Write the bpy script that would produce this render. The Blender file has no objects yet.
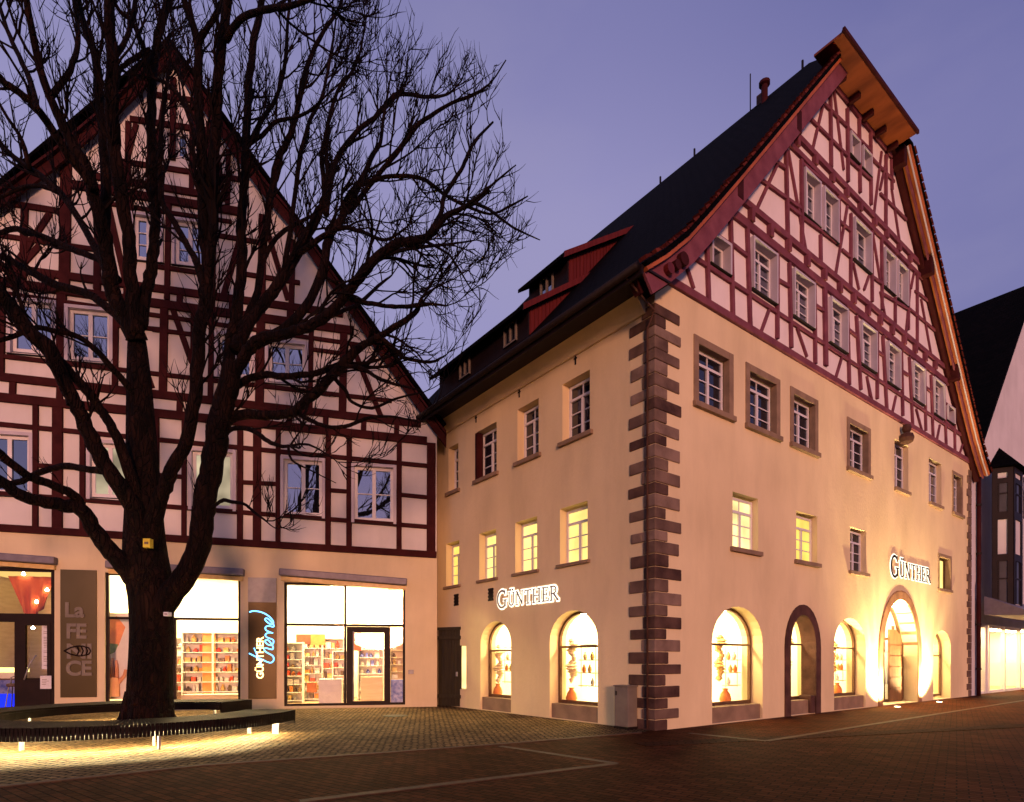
import bpy, bmesh, math, random
from mathutils import Vector, Matrix
from mathutils.geometry import tessellate_polygon
R = math.radians
random.seed(7)
S = bpy.context.scene
COL = S.collection

# ------------------------------------------------------------------ camera, sky, sun, exposure
FPX, CX, HY, EYE = 590.0, 512.0, 660.0, 1.6          # measured from the vanishing points of the photograph
cd = bpy.data.cameras.new('camera'); cam = bpy.data.objects.new('camera', cd); COL.objects.link(cam)
cam.location = (0, 0, EYE); cam.rotation_euler = (R(90), 0, 0)
cd.sensor_width = 36; cd.lens = FPX / 1024 * 36; cd.shift_y = (HY - 401) / 1024
cd.clip_start = 0.05; cd.clip_end = 3000
S.camera = cam
SUN_AZ = Vector((0.15, -0.99, 0)).normalized(); SUN_EL = R(5.5)
w = bpy.data.worlds.new('World'); S.world = w; w.use_nodes = True
nt = w.node_tree; nt.nodes.clear()
def wn(t, **k):
    n = nt.nodes.new(t)
    for a, b in k.items(): setattr(n, a, b)
    return n
out = wn('ShaderNodeOutputWorld'); bgA = wn('ShaderNodeBackground'); bgB = wn('ShaderNodeBackground'); add = wn('ShaderNodeAddShader')
sky = wn('ShaderNodeTexSky', sky_type='NISHITA'); sky.sun_disc = False
sky.sun_elevation = R(1.5); sky.sun_rotation = math.atan2(SUN_AZ.x, SUN_AZ.y)
tc = wn('ShaderNodeTexCoord'); sep = wn('ShaderNodeSeparateXYZ'); nt.links.new(tc.outputs['Generated'], sep.inputs[0])
# dusk sky: palest low in the middle of the view, deeper blue overhead and towards the right
def mrange(src, a, b, c, d):
    n = wn('ShaderNodeMapRange', interpolation_type='SMOOTHSTEP'); n.inputs[1].default_value = a; n.inputs[2].default_value = b; n.inputs[3].default_value = c; n.inputs[4].default_value = d
    nt.links.new(src, n.inputs[0]); return n.outputs[0]
up_ = mrange(sep.outputs['Z'], .56, .78, 0, .62); rt_ = mrange(sep.outputs['X'], .05, .62, 0, .68)
sm_ = wn('ShaderNodeMath', operation='ADD'); nt.links.new(up_, sm_.inputs[0]); nt.links.new(rt_, sm_.inputs[1])
ramp = wn('ShaderNodeMixRGB'); ramp.inputs[1].default_value = (.315, .292, .54, 1); ramp.inputs[2].default_value = (.125, .130, .345, 1)
nt.links.new(sm_.outputs[0], ramp.inputs[0])
mp = wn('ShaderNodeMapping'); mp.inputs['Scale'].default_value = (1.6, 1.6, 4.2); mp.inputs['Rotation'].default_value = (.2, .35, .3)
nz = wn('ShaderNodeTexNoise'); nz.inputs['Scale'].default_value = 1.6; nz.inputs['Detail'].default_value = 5; nz.inputs['Roughness'].default_value = .5
nt.links.new(tc.outputs['Generated'], mp.inputs[0]); nt.links.new(mp.outputs[0], nz.inputs['Vector'])
cr = wn('ShaderNodeMapRange'); cr.inputs[1].default_value = .42; cr.inputs[2].default_value = .75; cr.inputs[3].default_value = 0; cr.inputs[4].default_value = .42
nt.links.new(nz.outputs['Fac'], cr.inputs[0])
mix = wn('ShaderNodeMixRGB'); mix.inputs[2].default_value = (.35, .32, .50, 1)
nt.links.new(cr.outputs[0], mix.inputs[0]); nt.links.new(ramp.outputs[0], mix.inputs[1])
nt.links.new(mix.outputs[0], bgA.inputs[0]); bgA.inputs[1].default_value = .97
nt.links.new(sky.outputs[0], bgB.inputs[0]); bgB.inputs[1].default_value = .02
nt.links.new(bgA.outputs[0], add.inputs[0]); nt.links.new(bgB.outputs[0], add.inputs[1]); nt.links.new(add.outputs[0], out.inputs[0])
sd = bpy.data.lights.new('sun', 'SUN'); sun = bpy.data.objects.new('sun', sd); COL.objects.link(sun)
sd.energy = 2.5; sd.color = (1.0, .45, .28); sd.angle = R(9)
sv = SUN_AZ * math.cos(SUN_EL) + Vector((0, 0, math.sin(SUN_EL)))
sun.rotation_euler = (-sv).to_track_quat('-Z', 'Y').to_euler(); sun.location = sv * 60
S.view_settings.view_transform = 'Standard'; S.view_settings.look = 'None'
S.view_settings.exposure = 0; S.view_settings.gamma = 1
S.render.engine = 'CYCLES'
S.cycles.use_denoising = True
S.cycles.max_bounces = 6; S.cycles.diffuse_bounces = 3; S.cycles.glossy_bounces = 3; S.cycles.transparent_max_bounces = 12
S.cycles.sample_clamp_indirect = 6; S.cycles.caustics_reflective = False; S.cycles.caustics_refractive = False

# ------------------------------------------------------------------ materials
MATS = {}
def base_mat(name):
    m = bpy.data.materials.new(name); m.use_nodes = True
    t = m.node_tree; b = t.nodes['Principled BSDF']
    return m, t, b
def rgba(c): return (c[0], c[1], c[2], 1)
def surf(name, col, col2=None, scale=3.0, rough=.8, bump=.0, bscale=40, metallic=0, stretch=None, detail=6, spec=.3, lo=.35, hi=.65, bdist=.02):
    """a noisy two-tone surface with bump, in object space"""
    m, t, b = base_mat(name); L = t.links
    b.inputs['Roughness'].default_value = rough; b.inputs['Metallic'].default_value = metallic
    b.inputs['Specular IOR Level'].default_value = spec
    tcn = t.nodes.new('ShaderNodeTexCoord'); src = tcn.outputs['Object']
    if stretch:
        mpn = t.nodes.new('ShaderNodeMapping'); mpn.inputs['Scale'].default_value = stretch
        L.new(src, mpn.inputs[0]); src = mpn.outputs[0]
    n = t.nodes.new('ShaderNodeTexNoise'); n.inputs['Scale'].default_value = scale; n.inputs['Detail'].default_value = detail
    L.new(src, n.inputs['Vector'])
    r = t.nodes.new('ShaderNodeValToRGB'); r.color_ramp.elements[0].position = lo; r.color_ramp.elements[1].position = hi
    r.color_ramp.elements[0].color = rgba(col); r.color_ramp.elements[1].color = rgba(col2 or col)
    L.new(n.outputs['Fac'], r.inputs[0]); L.new(r.outputs[0], b.inputs['Base Color'])
    if bump:
        n2 = t.nodes.new('ShaderNodeTexNoise'); n2.inputs['Scale'].default_value = bscale; n2.inputs['Detail'].default_value = 8
        L.new(src, n2.inputs['Vector'])
        bp = t.nodes.new('ShaderNodeBump'); bp.inputs['Strength'].default_value = bump; bp.inputs['Distance'].default_value = bdist
        L.new(n2.outputs['Fac'], bp.inputs['Height']); L.new(bp.outputs[0], b.inputs['Normal'])
    if name.startswith('plaster') or name.startswith('infill'):
        ms = t.nodes.new('ShaderNodeMapping'); ms.inputs['Scale'].default_value = (.9, .9, .22); L.new(tcn.outputs['Object'], ms.inputs[0])
        ns = t.nodes.new('ShaderNodeTexNoise'); ns.inputs['Scale'].default_value = 1.4; ns.inputs['Detail'].default_value = 7; ns.inputs['Roughness'].default_value = .65; L.new(ms.outputs[0], ns.inputs['Vector'])
        mr = t.nodes.new('ShaderNodeMapRange'); mr.inputs[1].default_value = .30; mr.inputs[2].default_value = .55; mr.inputs[3].default_value = .90; mr.inputs[4].default_value = 1.0; L.new(ns.outputs['Fac'], mr.inputs[0])
        mu = t.nodes.new('ShaderNodeMixRGB'); mu.blend_type = 'MULTIPLY'; mu.inputs[0].default_value = 1; L.new(r.outputs[0], mu.inputs[1]); L.new(mr.outputs[0], mu.inputs[2]); L.new(mu.outputs[0], b.inputs['Base Color'])
    MATS[name] = m
    return m
def emit(name, col, strength, noise=None):
    m = bpy.data.materials.new(name); m.use_nodes = True; t = m.node_tree; t.nodes.clear()
    o = t.nodes.new('ShaderNodeOutputMaterial'); e = t.nodes.new('ShaderNodeEmission')
    e.inputs[0].default_value = rgba(col); e.inputs[1].default_value = strength
    if noise:
        tcn = t.nodes.new('ShaderNodeTexCoord'); n = t.nodes.new('ShaderNodeTexNoise'); n.inputs['Scale'].default_value = noise[0]
        mr = t.nodes.new('ShaderNodeMapRange'); mr.inputs[1].default_value = .3; mr.inputs[2].default_value = .7
        mr.inputs[3].default_value = strength * noise[1]; mr.inputs[4].default_value = strength
        t.links.new(tcn.outputs['Object'], n.inputs['Vector']); t.links.new(n.outputs['Fac'], mr.inputs[0]); t.links.new(mr.outputs[0], e.inputs[1])
    t.links.new(e.outputs[0], o.inputs[0]); MATS[name] = m
    return m
def glass_clear(name, tint=(1, 1, 1), refl=.06):
    m = bpy.data.materials.new(name); m.use_nodes = True; t = m.node_tree; t.nodes.clear()
    o = t.nodes.new('ShaderNodeOutputMaterial'); tr = t.nodes.new('ShaderNodeBsdfTransparent'); g = t.nodes.new('ShaderNodeBsdfGlossy')
    tr.inputs[0].default_value = rgba(tint); g.inputs['Roughness'].default_value = .02
    lw = t.nodes.new('ShaderNodeLayerWeight'); lw.inputs[0].default_value = .5
    pw = t.nodes.new('ShaderNodeMath'); pw.operation = 'POWER'; pw.inputs[1].default_value = 5; t.links.new(lw.outputs['Facing'], pw.inputs[0])
    ma = t.nodes.new('ShaderNodeMath'); ma.operation = 'MULTIPLY_ADD'; ma.inputs[1].default_value = .5; ma.inputs[2].default_value = .03; t.links.new(pw.outputs[0], ma.inputs[0])
    mx = t.nodes.new('ShaderNodeMixShader'); t.links.new(ma.outputs[0], mx.inputs[0]); t.links.new(tr.outputs[0], mx.inputs[1]); t.links.new(g.outputs[0], mx.inputs[2])
    t.links.new(mx.outputs[0], o.inputs[0]); MATS[name] = m
    return m
def glass_dark(name, mirror=.35, col=(.012, .012, .018), gcol=(.85, .88, 1)):
    m = bpy.data.materials.new(name); m.use_nodes = True; t = m.node_tree; t.nodes.clear()
    o = t.nodes.new('ShaderNodeOutputMaterial'); d = t.nodes.new('ShaderNodeBsdfDiffuse'); g = t.nodes.new('ShaderNodeBsdfGlossy')
    d.inputs[0].default_value = rgba(col); g.inputs[0].default_value = rgba(gcol); g.inputs['Roughness'].default_value = .015
    tcn = t.nodes.new('ShaderNodeTexCoord'); n = t.nodes.new('ShaderNodeTexNoise'); n.inputs['Scale'].default_value = 1.3
    bp = t.nodes.new('ShaderNodeBump'); bp.inputs['Strength'].default_value = .06; bp.inputs['Distance'].default_value = .05
    t.links.new(tcn.outputs['Object'], n.inputs['Vector']); t.links.new(n.outputs['Fac'], bp.inputs['Height']); t.links.new(bp.outputs[0], g.inputs['Normal'])
    lw = t.nodes.new('ShaderNodeLayerWeight'); lw.inputs[0].default_value = mirror
    mr = t.nodes.new('ShaderNodeMapRange'); mr.inputs[3].default_value = mirror; mr.inputs[4].default_value = 1
    t.links.new(lw.outputs['Fresnel'], mr.inputs[0])
    mx = t.nodes.new('ShaderNodeMixShader'); t.links.new(mr.outputs[0], mx.inputs[0]); t.links.new(d.outputs[0], mx.inputs[1]); t.links.new(g.outputs[0], mx.inputs[2])
    t.links.new(mx.outputs[0], o.inputs[0]); MATS[name] = m
    return m
def paving(name, c1, c2, mortar, bw, bh, msize=.012, rot=0, bump=.6, wob=.0, rough=.75, offset=.5):
    m, t, b = base_mat(name); L = t.links
    tcn = t.nodes.new('ShaderNodeTexCoord'); mpn = t.nodes.new('ShaderNodeMapping'); mpn.inputs['Rotation'].default_value = (0, 0, rot)
    L.new(tcn.outputs['Object'], mpn.inputs[0]); src = mpn.outputs[0]
    if wob:
        nw = t.nodes.new('ShaderNodeTexNoise'); nw.inputs['Scale'].default_value = 5; L.new(src, nw.inputs['Vector'])
        va = t.nodes.new('ShaderNodeVectorMath'); va.operation = 'SCALE'; va.inputs['Scale'].default_value = wob
        sb = t.nodes.new('ShaderNodeVectorMath'); sb.operation = 'SUBTRACT'; sb.inputs[1].default_value = (.5, .5, .5)
        L.new(nw.outputs['Color'], sb.inputs[0]); L.new(sb.outputs[0], va.inputs[0])
        vb = t.nodes.new('ShaderNodeVectorMath'); vb.operation = 'ADD'; L.new(src, vb.inputs[0]); L.new(va.outputs[0], vb.inputs[1]); src = vb.outputs[0]
    br = t.nodes.new('ShaderNodeTexBrick'); L.new(src, br.inputs['Vector']); br.inputs['Scale'].default_value = 1
    br.inputs['Brick Width'].default_value = bw; br.inputs['Row Height'].default_value = bh; br.inputs['Mortar Size'].default_value = msize
    br.inputs['Mortar Smooth'].default_value = .4; br.offset = offset
    br.inputs['Color1'].default_value = rgba(c1); br.inputs['Color2'].default_value = rgba(c2); br.inputs['Mortar'].default_value = rgba(mortar)
    n = t.nodes.new('ShaderNodeTexNoise'); n.inputs['Scale'].default_value = .6; n.inputs['Detail'].default_value = 8; n.inputs['Roughness'].default_value = .7; L.new(tcn.outputs['Object'], n.inputs['Vector'])
    mr = t.nodes.new('ShaderNodeMapRange'); mr.inputs[1].default_value = .3; mr.inputs[2].default_value = .7; mr.inputs[3].default_value = .55; mr.inputs[4].default_value = 1.3; L.new(n.outputs['Fac'], mr.inputs[0])
    mu = t.nodes.new('ShaderNodeMixRGB'); mu.blend_type = 'MULTIPLY'; mu.inputs[0].default_value = 1; L.new(br.outputs['Color'], mu.inputs[1]); L.new(mr.outputs[0], mu.inputs[2])
    L.new(mu.outputs[0], b.inputs['Base Color'])
    n2 = t.nodes.new('ShaderNodeTexNoise'); n2.inputs['Scale'].default_value = 14; n2.inputs['Detail'].default_value = 4; L.new(src, n2.inputs['Vector'])
    ad = t.nodes.new('ShaderNodeMath'); ad.operation = 'MULTIPLY_ADD'; ad.inputs[1].default_value = -1.0; L.new(br.outputs['Fac'], ad.inputs[0])
    sc = t.nodes.new('ShaderNodeMath'); sc.operation = 'MULTIPLY'; sc.inputs[1].default_value = .9; L.new(n2.outputs['Fac'], sc.inputs[0]); L.new(sc.outputs[0], ad.inputs[2])
    bp = t.nodes.new('ShaderNodeBump'); bp.inputs['Strength'].default_value = bump; bp.inputs['Distance'].default_value = .02
    L.new(ad.outputs[0], bp.inputs['Height']); L.new(bp.outputs[0], b.inputs['Normal'])
    b.inputs['Roughness'].default_value = rough; b.inputs['Specular IOR Level'].default_value = .03
    MATS[name] = m
    return m
def tiles(name, c1, c2, sx, sz):
    m = paving(name, c1, c2, (c1[0] * .3, c1[1] * .3, c1[2] * .3), sx, sz, .02, 0, .8)
    # roof tiles run along the ridge and down the slope: use (y, z)
    t = m.node_tree; mpn = [n for n in t.nodes if n.type == 'MAPPING'][0]; tcn = [n for n in t.nodes if n.type == 'TEX_COORD'][0]
    sp = t.nodes.new('ShaderNodeSeparateXYZ'); cb = t.nodes.new('ShaderNodeCombineXYZ'); t.links.new(tcn.outputs['Object'], sp.inputs[0])
    t.links.new(sp.outputs['Y'], cb.inputs[0]); t.links.new(sp.outputs['Z'], cb.inputs[1]); t.nodes['Principled BSDF'].inputs['Specular IOR Level'].default_value = .04; t.nodes['Principled BSDF'].inputs['Roughness'].default_value = .9; t.links.new(cb.outputs[0], mpn.inputs[0])
    return m
def boards(name, c, c2, axis_scale):
    return surf(name, c, c2, 2.0, .6, .35, 6, stretch=axis_scale, spec=.3)

surf('plaster_cream', (.65, .525, .305), (.80, .655, .395), .55, .9, .35, 16, bdist=.02, lo=.3, hi=.7, stretch=(1, 1, .6), detail=10)
surf('plaster_side', (.66, .525, .30), (.79, .64, .38), .55, .9, .35, 16, bdist=.02, lo=.3, hi=.7, stretch=(1, 1, .6), detail=10)
surf('infill_rose', (.76, .68, .66), (.84, .76, .74), 1.1, .9, .2, 26, bdist=.012, lo=.25, hi=.75)
surf('infill_grey', (.62, .58, .56), (.72, .68, .66), .9, .9, .2, 26, bdist=.012, lo=.25, hi=.75)
surf('plaster_grey', (.62, .51, .31), (.74, .62, .40), .7, .9, .2, 24, bdist=.012, lo=.25, hi=.75)
surf('plaster_white', (.57, .54, .55), (.64, .61, .62), .7, .9, .2, 24, bdist=.012)
surf('timber_mauve', (.14, .040, .058), (.21, .066, .088), 2.2, .7, .45, 30, stretch=(1, 1, 1), spec=.08)
surf('timber_dark', (.034, .007, .0075), (.052, .011, .0115), 3, .7, .35, 30, spec=.05)
surf('timber_black', (.007, .003, .003), (.012, .005, .005), 3, .6, .3, 30, spec=.2)
surf('soffit_wood', (.26, .060, .016), (.42, .11, .03), 2.2, .6, .3, 12, stretch=(1, .35, .35), spec=.25)
surf('red_boards', (.085, .008, .007), (.125, .014, .011), 3, .55, .5, 8, stretch=(4, 4, .3), spec=.25)
surf('sandstone', (.075, .042, .029), (.20, .13, .092), 1.5, .85, .55, 14, bdist=.03, lo=.3, hi=.7)
surf('sandstone_pale', (.15, .098, .070), (.25, .17, .125), 2.0, .85, .55, 14, bdist=.03)
surf('sandstone_deep', (.045, .021, .014), (.11, .06, .042), 2.0, .85, .55, 14, bdist=.03)
surf('sandstone_trim', (.20, .135, .085), (.28, .19, .12), 2.5, .85, .35, 18, bdist=.015)
surf('stone_dark', (.05, .02, .013), (.10, .045, .03), 2.4, .8, .5, 14, bdist=.02)
surf('door_wood', (.10, .045, .018), (.17, .08, .033), 2, .6, .4, 10, stretch=(5, 5, .5))
surf('stone_warm', (.20, .10, .05), (.32, .17, .085), 2.4, .8, .5, 14, bdist=.02)
surf('paint_white', (.66, .63, .64), (.72, .69, .70), 2, .45, .05, 30, spec=.4)
surf('paint_lavender', (.46, .41, .46), (.52, .47, .52), 2, .5, .05, 30, spec=.4)
surf('frame_dark', (.010, .004, .003), (.016, .007, .005), 3, .5, .05, 30, spec=.12)
surf('frame_bronze', (.10, .05, .025), (.14, .07, .035), 3, .4, .05, 30, spec=.4, metallic=.3)
surf('metal_dark', (.010, .006, .005), (.016, .010, .008), 6, .6, .1, 30, metallic=.1, spec=.15)
surf('metal_grey', (.24, .23, .23), (.31, .30, .30), 5, .5, .08, 30, metallic=.2)
surf('awning_metal', (.15, .135, .16), (.19, .17, .20), 5, .5, .05, 30, metallic=.2)
surf('steel_dark', (.045, .034, .018), (.055, .042, .023), .7, .35, .03, 60, metallic=.9)
surf('soffit_dark', (.13, .026, .007), (.24, .055, .015), 2.2, .6, .3, 12, stretch=(1, .35, .35), spec=.2)
surf('steel_brushed', (.10, .076, .036), (.12, .09, .045), .7, .30, .03, 60, metallic=1.0)
surf('bench_wood', (.005, .003, .0025), (.011, .006, .005), 4, .6, .3, 25, spec=.08)
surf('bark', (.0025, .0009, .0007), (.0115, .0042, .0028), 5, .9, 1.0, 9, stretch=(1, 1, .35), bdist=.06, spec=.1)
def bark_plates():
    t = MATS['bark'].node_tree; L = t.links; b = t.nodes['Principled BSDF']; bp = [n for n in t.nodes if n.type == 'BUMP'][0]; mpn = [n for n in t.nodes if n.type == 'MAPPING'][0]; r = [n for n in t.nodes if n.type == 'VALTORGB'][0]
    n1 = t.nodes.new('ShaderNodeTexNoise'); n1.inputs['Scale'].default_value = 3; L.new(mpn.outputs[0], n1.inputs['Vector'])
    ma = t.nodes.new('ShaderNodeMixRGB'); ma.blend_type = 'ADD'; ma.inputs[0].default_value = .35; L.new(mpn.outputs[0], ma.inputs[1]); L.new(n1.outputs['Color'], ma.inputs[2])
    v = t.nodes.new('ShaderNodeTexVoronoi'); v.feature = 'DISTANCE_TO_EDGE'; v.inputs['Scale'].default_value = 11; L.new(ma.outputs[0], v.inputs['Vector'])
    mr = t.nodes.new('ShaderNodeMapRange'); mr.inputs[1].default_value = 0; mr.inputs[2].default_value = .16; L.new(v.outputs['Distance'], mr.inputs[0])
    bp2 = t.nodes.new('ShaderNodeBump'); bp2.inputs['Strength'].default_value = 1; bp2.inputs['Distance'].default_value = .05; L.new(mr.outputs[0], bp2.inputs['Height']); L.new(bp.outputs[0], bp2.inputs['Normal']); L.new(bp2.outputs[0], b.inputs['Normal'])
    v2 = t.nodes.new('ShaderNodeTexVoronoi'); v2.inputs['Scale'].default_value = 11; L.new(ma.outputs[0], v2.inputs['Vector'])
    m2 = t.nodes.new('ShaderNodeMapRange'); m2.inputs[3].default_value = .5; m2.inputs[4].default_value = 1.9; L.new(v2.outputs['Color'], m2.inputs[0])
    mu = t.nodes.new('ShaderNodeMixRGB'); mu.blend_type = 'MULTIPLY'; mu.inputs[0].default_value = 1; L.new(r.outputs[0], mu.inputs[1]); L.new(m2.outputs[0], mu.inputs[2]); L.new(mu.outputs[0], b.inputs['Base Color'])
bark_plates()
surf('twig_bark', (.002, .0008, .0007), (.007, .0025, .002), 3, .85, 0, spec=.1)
surf('granite', (.05, .021, .010), (.085, .038, .018), 6, .7, .4, 30, bdist=.01)
surf('shop_white', (.86, .80, .70), (.90, .85, .76), 1, .8)
surf('shop_floor', (.40, .27, .15), (.50, .34, .2), 1.5, .4)
surf('shelf_wood', (.66, .52, .32), (.76, .62, .42), 2, .6, stretch=(1, 1, 6))
surf('goods_red', (.62, .06, .03), (.72, .09, .04), 4, .5)
surf('goods_orange', (.70, .22, .06), (.8, .3, .08), 4, .5)
surf('goods_dark', (.10, .06, .05), (.16, .10, .07), 4, .5)
surf('goods_blue', (.05, .08, .40), (.22, .25, .6), 7, .4)
surf('goods_gold', (.6, .4, .12), (.7, .5, .2), 7, .4)
surf('goods_green', (.10, .20, .06), (.2, .3, .1), 7, .5)
surf('goods_white', (.72, .68, .62), (.8, .76, .7), 4, .5)
surf('drape_orange', (.48, .08, .02), (.62, .14, .03), 2, .8, .3, 6)
surf('skin_print', (.62, .26, .14), (.72, .36, .2), 1.5, .6)
surf('paper', (.62, .6, .62), (.7, .68, .7), 12, .8)
surf('cabinet_grey', (.15, .125, .10), (.19, .16, .125), 3, .5, .05)
surf('yellow_plate', (.55, .42, .03), (.62, .5, .05), 4, .5)
surf('gate_dark', (.020, .014, .004), (.034, .024, .008), 2, .6, .3, 10, stretch=(6, 6, .4))
tiles('roof_tiles', (.0012, .0009, .0009), (.0034, .0022, .0020), .3, .22)
tiles('roof_tiles_red', (.10, .018, .014), (.14, .028, .02), .3, .22)
paving('cobbles', (.125, .078, .036), (.235, .15, .076), (.014, .008, .004), .14, .13, .020, R(20), 1.0, .11)
paving('pavers', (.052, .0135, .0045), (.100, .029, .010), (.012, .0035, .0015), .24, .12, .010, R(37), .8, .012)
paving('setts_dark', (.040, .014, .007), (.062, .023, .012), (.012, .005, .003), .30, .16, .02, R(12), 1.0, .03)
emit('lit_yellow', (1, .66, .13), 1.7, (1.1, .6)); emit('lit_amber', (1, .70, .20), 2.1, (.9, .55)); emit('lit_cream', (1, .74, .30), 2.2, (1.2, .45))
emit('display_glow', (1, .72, .29), 9.0, (1.3, .25)); emit('shop_panel', (1, .75, .35), 140)
emit('lit_pale', (1, .80, .52), .75, (1.1, .35)); emit('shop_dim', (1, .72, .33), 75); emit('halo', (1, .88, .68), 2.3); emit('strip_warm', (1, .76, .36), 620); emit('neon_blue', (.13, .50, 1), 4.5); emit('neon_core', (.35, .75, 1), 6)
emit('neon_amber', (1, .62, .22), 5); emit('bulb', (1, .85, .6), 40); emit('counter_blue', (.012, .03, 1), 1.6); emit('counter_yellow', (1, .75, .25), 2.5)
emit('uplight_lens', (1, .8, .45), 30); emit('cafe_ceiling', (1, .62, .16), 1.1)
glass_clear('glass_clear'); glass_dark('glass_sky', .30); glass_dark('glass_mirror', .42, gcol=(.9, .88, 1)); glass_dark('glass_dim', .10); surf('glass_matte', (.02, .018, .022), (.05, .045, .055), 1.5, .35, spec=.3)

# ------------------------------------------------------------------ mesh builder
class MB:
    def __init__(s): s.v = []; s.f = []; s.mi = []; s.m = 0
    def poly(s, pts):
        n = len(s.v); s.v += [tuple(p) for p in pts]; s.f.append(tuple(range(n, n + len(pts)))); s.mi.append(s.m)
    def hexa(s, p):                    # 8 points: bottom loop, top loop
        n = len(s.v); s.v += [tuple(q) for q in p]
        for a in ((3, 2, 1, 0), (4, 5, 6, 7), (0, 1, 5, 4), (1, 2, 6, 5), (2, 3, 7, 6), (3, 0, 4, 7)):
            s.f.append(tuple(n + i for i in a)); s.mi.append(s.m)
    def box(s, x0, x1, y0, y1, z0, z1):
        s.hexa([(x0, y0, z0), (x1, y0, z0), (x1, y1, z0), (x0, y1, z0), (x0, y0, z1), (x1, y0, z1), (x1, y1, z1), (x0, y1, z1)])
    def prism(s, a, b):                # two matching loops
        n = len(s.v); k = len(a); s.v += [tuple(p) for p in a] + [tuple(p) for p in b]
        s.f.append(tuple(range(n + k - 1, n - 1, -1))); s.mi.append(s.m); s.f.append(tuple(range(n + k, n + 2 * k))); s.mi.append(s.m)
        for i in range(k):
            j = (i + 1) % k; s.f.append((n + i, n + j, n + k + j, n + k + i)); s.mi.append(s.m)
    def tube(s, pts, rad, sides=6, caps=True):
        n0 = len(s.v); P = [Vector(p) for p in pts]; k = len(P)
        if not hasattr(rad, '__len__'): rad = [rad] * k
        d = (P[1] - P[0]).normalized(); u = d.orthogonal().normalized()
        for i in range(k):
            t = (P[min(i + 1, k - 1)] - P[max(i - 1, 0)])
            if t.length > 1e-9: d = t.normalized()
            u = (u - d * u.dot(d))
            u = u.normalized() if u.length > 1e-6 else d.orthogonal().normalized()
            v = d.cross(u)
            for j in range(sides):
                a = 2 * math.pi * j / sides; q = P[i] + (u * math.cos(a) + v * math.sin(a)) * rad[i]; s.v.append((q.x, q.y, q.z))
        for i in range(k - 1):
            for j in range(sides):
                b = n0 + i * sides; j2 = (j + 1) % sides
                s.f.append((b + j, b + j2, b + sides + j2, b + sides + j)); s.mi.append(s.m)
        if caps:
            s.f.append(tuple(range(n0 + sides - 1, n0 - 1, -1))); s.mi.append(s.m)
            b = n0 + (k - 1) * sides; s.f.append(tuple(range(b, b + sides))); s.mi.append(s.m)
    def lathe(s, prof, c=(0, 0, 0), sides=16):
        s.tube([(c[0], c[1], c[2] + z) for r, z in prof], [max(r, .0005) for r, z in prof], sides)
    def build(s, name, mats, parent=None, bevel=0, smooth=False, loc=None, weld=False):
        me = bpy.data.meshes.new(name); me.from_pydata(s.v, [], s.f)
        if not isinstance(mats, (list, tuple)): mats = [mats]
        for m in mats: me.materials.append(MATS[m])
        if len(mats) > 1: me.polygons.foreach_set('material_index', s.mi)
        if smooth: me.polygons.foreach_set('use_smooth', [True] * len(me.polygons))
        if weld:
            bm = bmesh.new(); bm.from_mesh(me); bmesh.ops.remove_doubles(bm, verts=bm.verts, dist=.0005); bmesh.ops.recalc_face_normals(bm, faces=bm.faces); bm.to_mesh(me); bm.free()
        me.update(); o = bpy.data.objects.new(name, me); COL.objects.link(o)
        if parent: o.parent = parent
        if loc: o.location = loc
        if bevel:
            b = o.modifiers.new('bevel', 'BEVEL'); b.width = bevel; b.segments = 2; b.limit_method = 'ANGLE'; b.angle_limit = R(40)
        return o
def tag(o, label=None, cat=None, group=None, kind=None):
    if label: o['label'] = label
    if cat: o['category'] = cat
    if group: o['group'] = group
    if kind: o['kind'] = kind
    return o
def thing(name, label, cat, loc=(0, 0, 0), rz=0, group=None):
    o = bpy.data.objects.new(name, None); COL.objects.link(o); o.location = loc; o.rotation_euler = (0, 0, rz); o.empty_display_size = .2
    return tag(o, label, cat, group)
def local(root, p):                    # world point -> root coordinates
    return Matrix.Rotation(-root.rotation_euler.z, 3, 'Z') @ (Vector(p) - root.location)
def copy_tree(o, parent=None):
    c = o.copy(); COL.objects.link(c); c.parent = parent
    for ch in list(o.children): copy_tree(ch, c)
    return c
class Fac:
    """a facade: u along it, z up, d outwards, in the coordinates of its house"""
    def __init__(s, o, u, n): s.o = Vector(o); s.u = Vector(u); s.n = Vector(n)
    def p(s, u, z, d=0): q = s.o + s.u * u + s.n * d; return (q.x, q.y, q.z + z)
    def flip(s): return s.u.cross(Vector((0, 0, 1))).dot(s.n) < 0
def fbox(mb, F, u0, u1, z0, z1, d0, d1):
    a = [F.p(u0, z0, d1), F.p(u1, z0, d1), F.p(u1, z0, d0), F.p(u0, z0, d0), F.p(u0, z1, d1), F.p(u1, z1, d1), F.p(u1, z1, d0), F.p(u0, z1, d0)]
    if F.flip(): a = [a[1], a[0], a[3], a[2], a[5], a[4], a[7], a[6]]
    mb.hexa(a)
def fbeam(mb, F, a, b, wd, d0, d1, ext=0):
    ax, az = a; bx, bz = b; l = math.hypot(bx - ax, bz - az)
    if l < 1e-5: return
    tx, tz = (bx - ax) / l, (bz - az) / l
    ax -= tx * ext; az -= tz * ext; bx += tx * ext; bz += tz * ext; nx, nz = -tz * wd / 2, tx * wd / 2
    q = [(ax - nx, az - nz), (bx - nx, bz - nz), (bx + nx, bz + nz), (ax + nx, az + nz)]
    lo = [F.p(u, z, d0) for u, z in q]; hi = [F.p(u, z, d1) for u, z in q]
    if F.flip(): lo.reverse(); hi.reverse()
    mb.prism(lo, hi)
def fquad(mb, F, u0, u1, z0, z1, d):
    q = [F.p(u0, z0, d), F.p(u1, z0, d), F.p(u1, z1, d), F.p(u0, z1, d)]
    if F.flip(): q.reverse()
    mb.poly(q)
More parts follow.
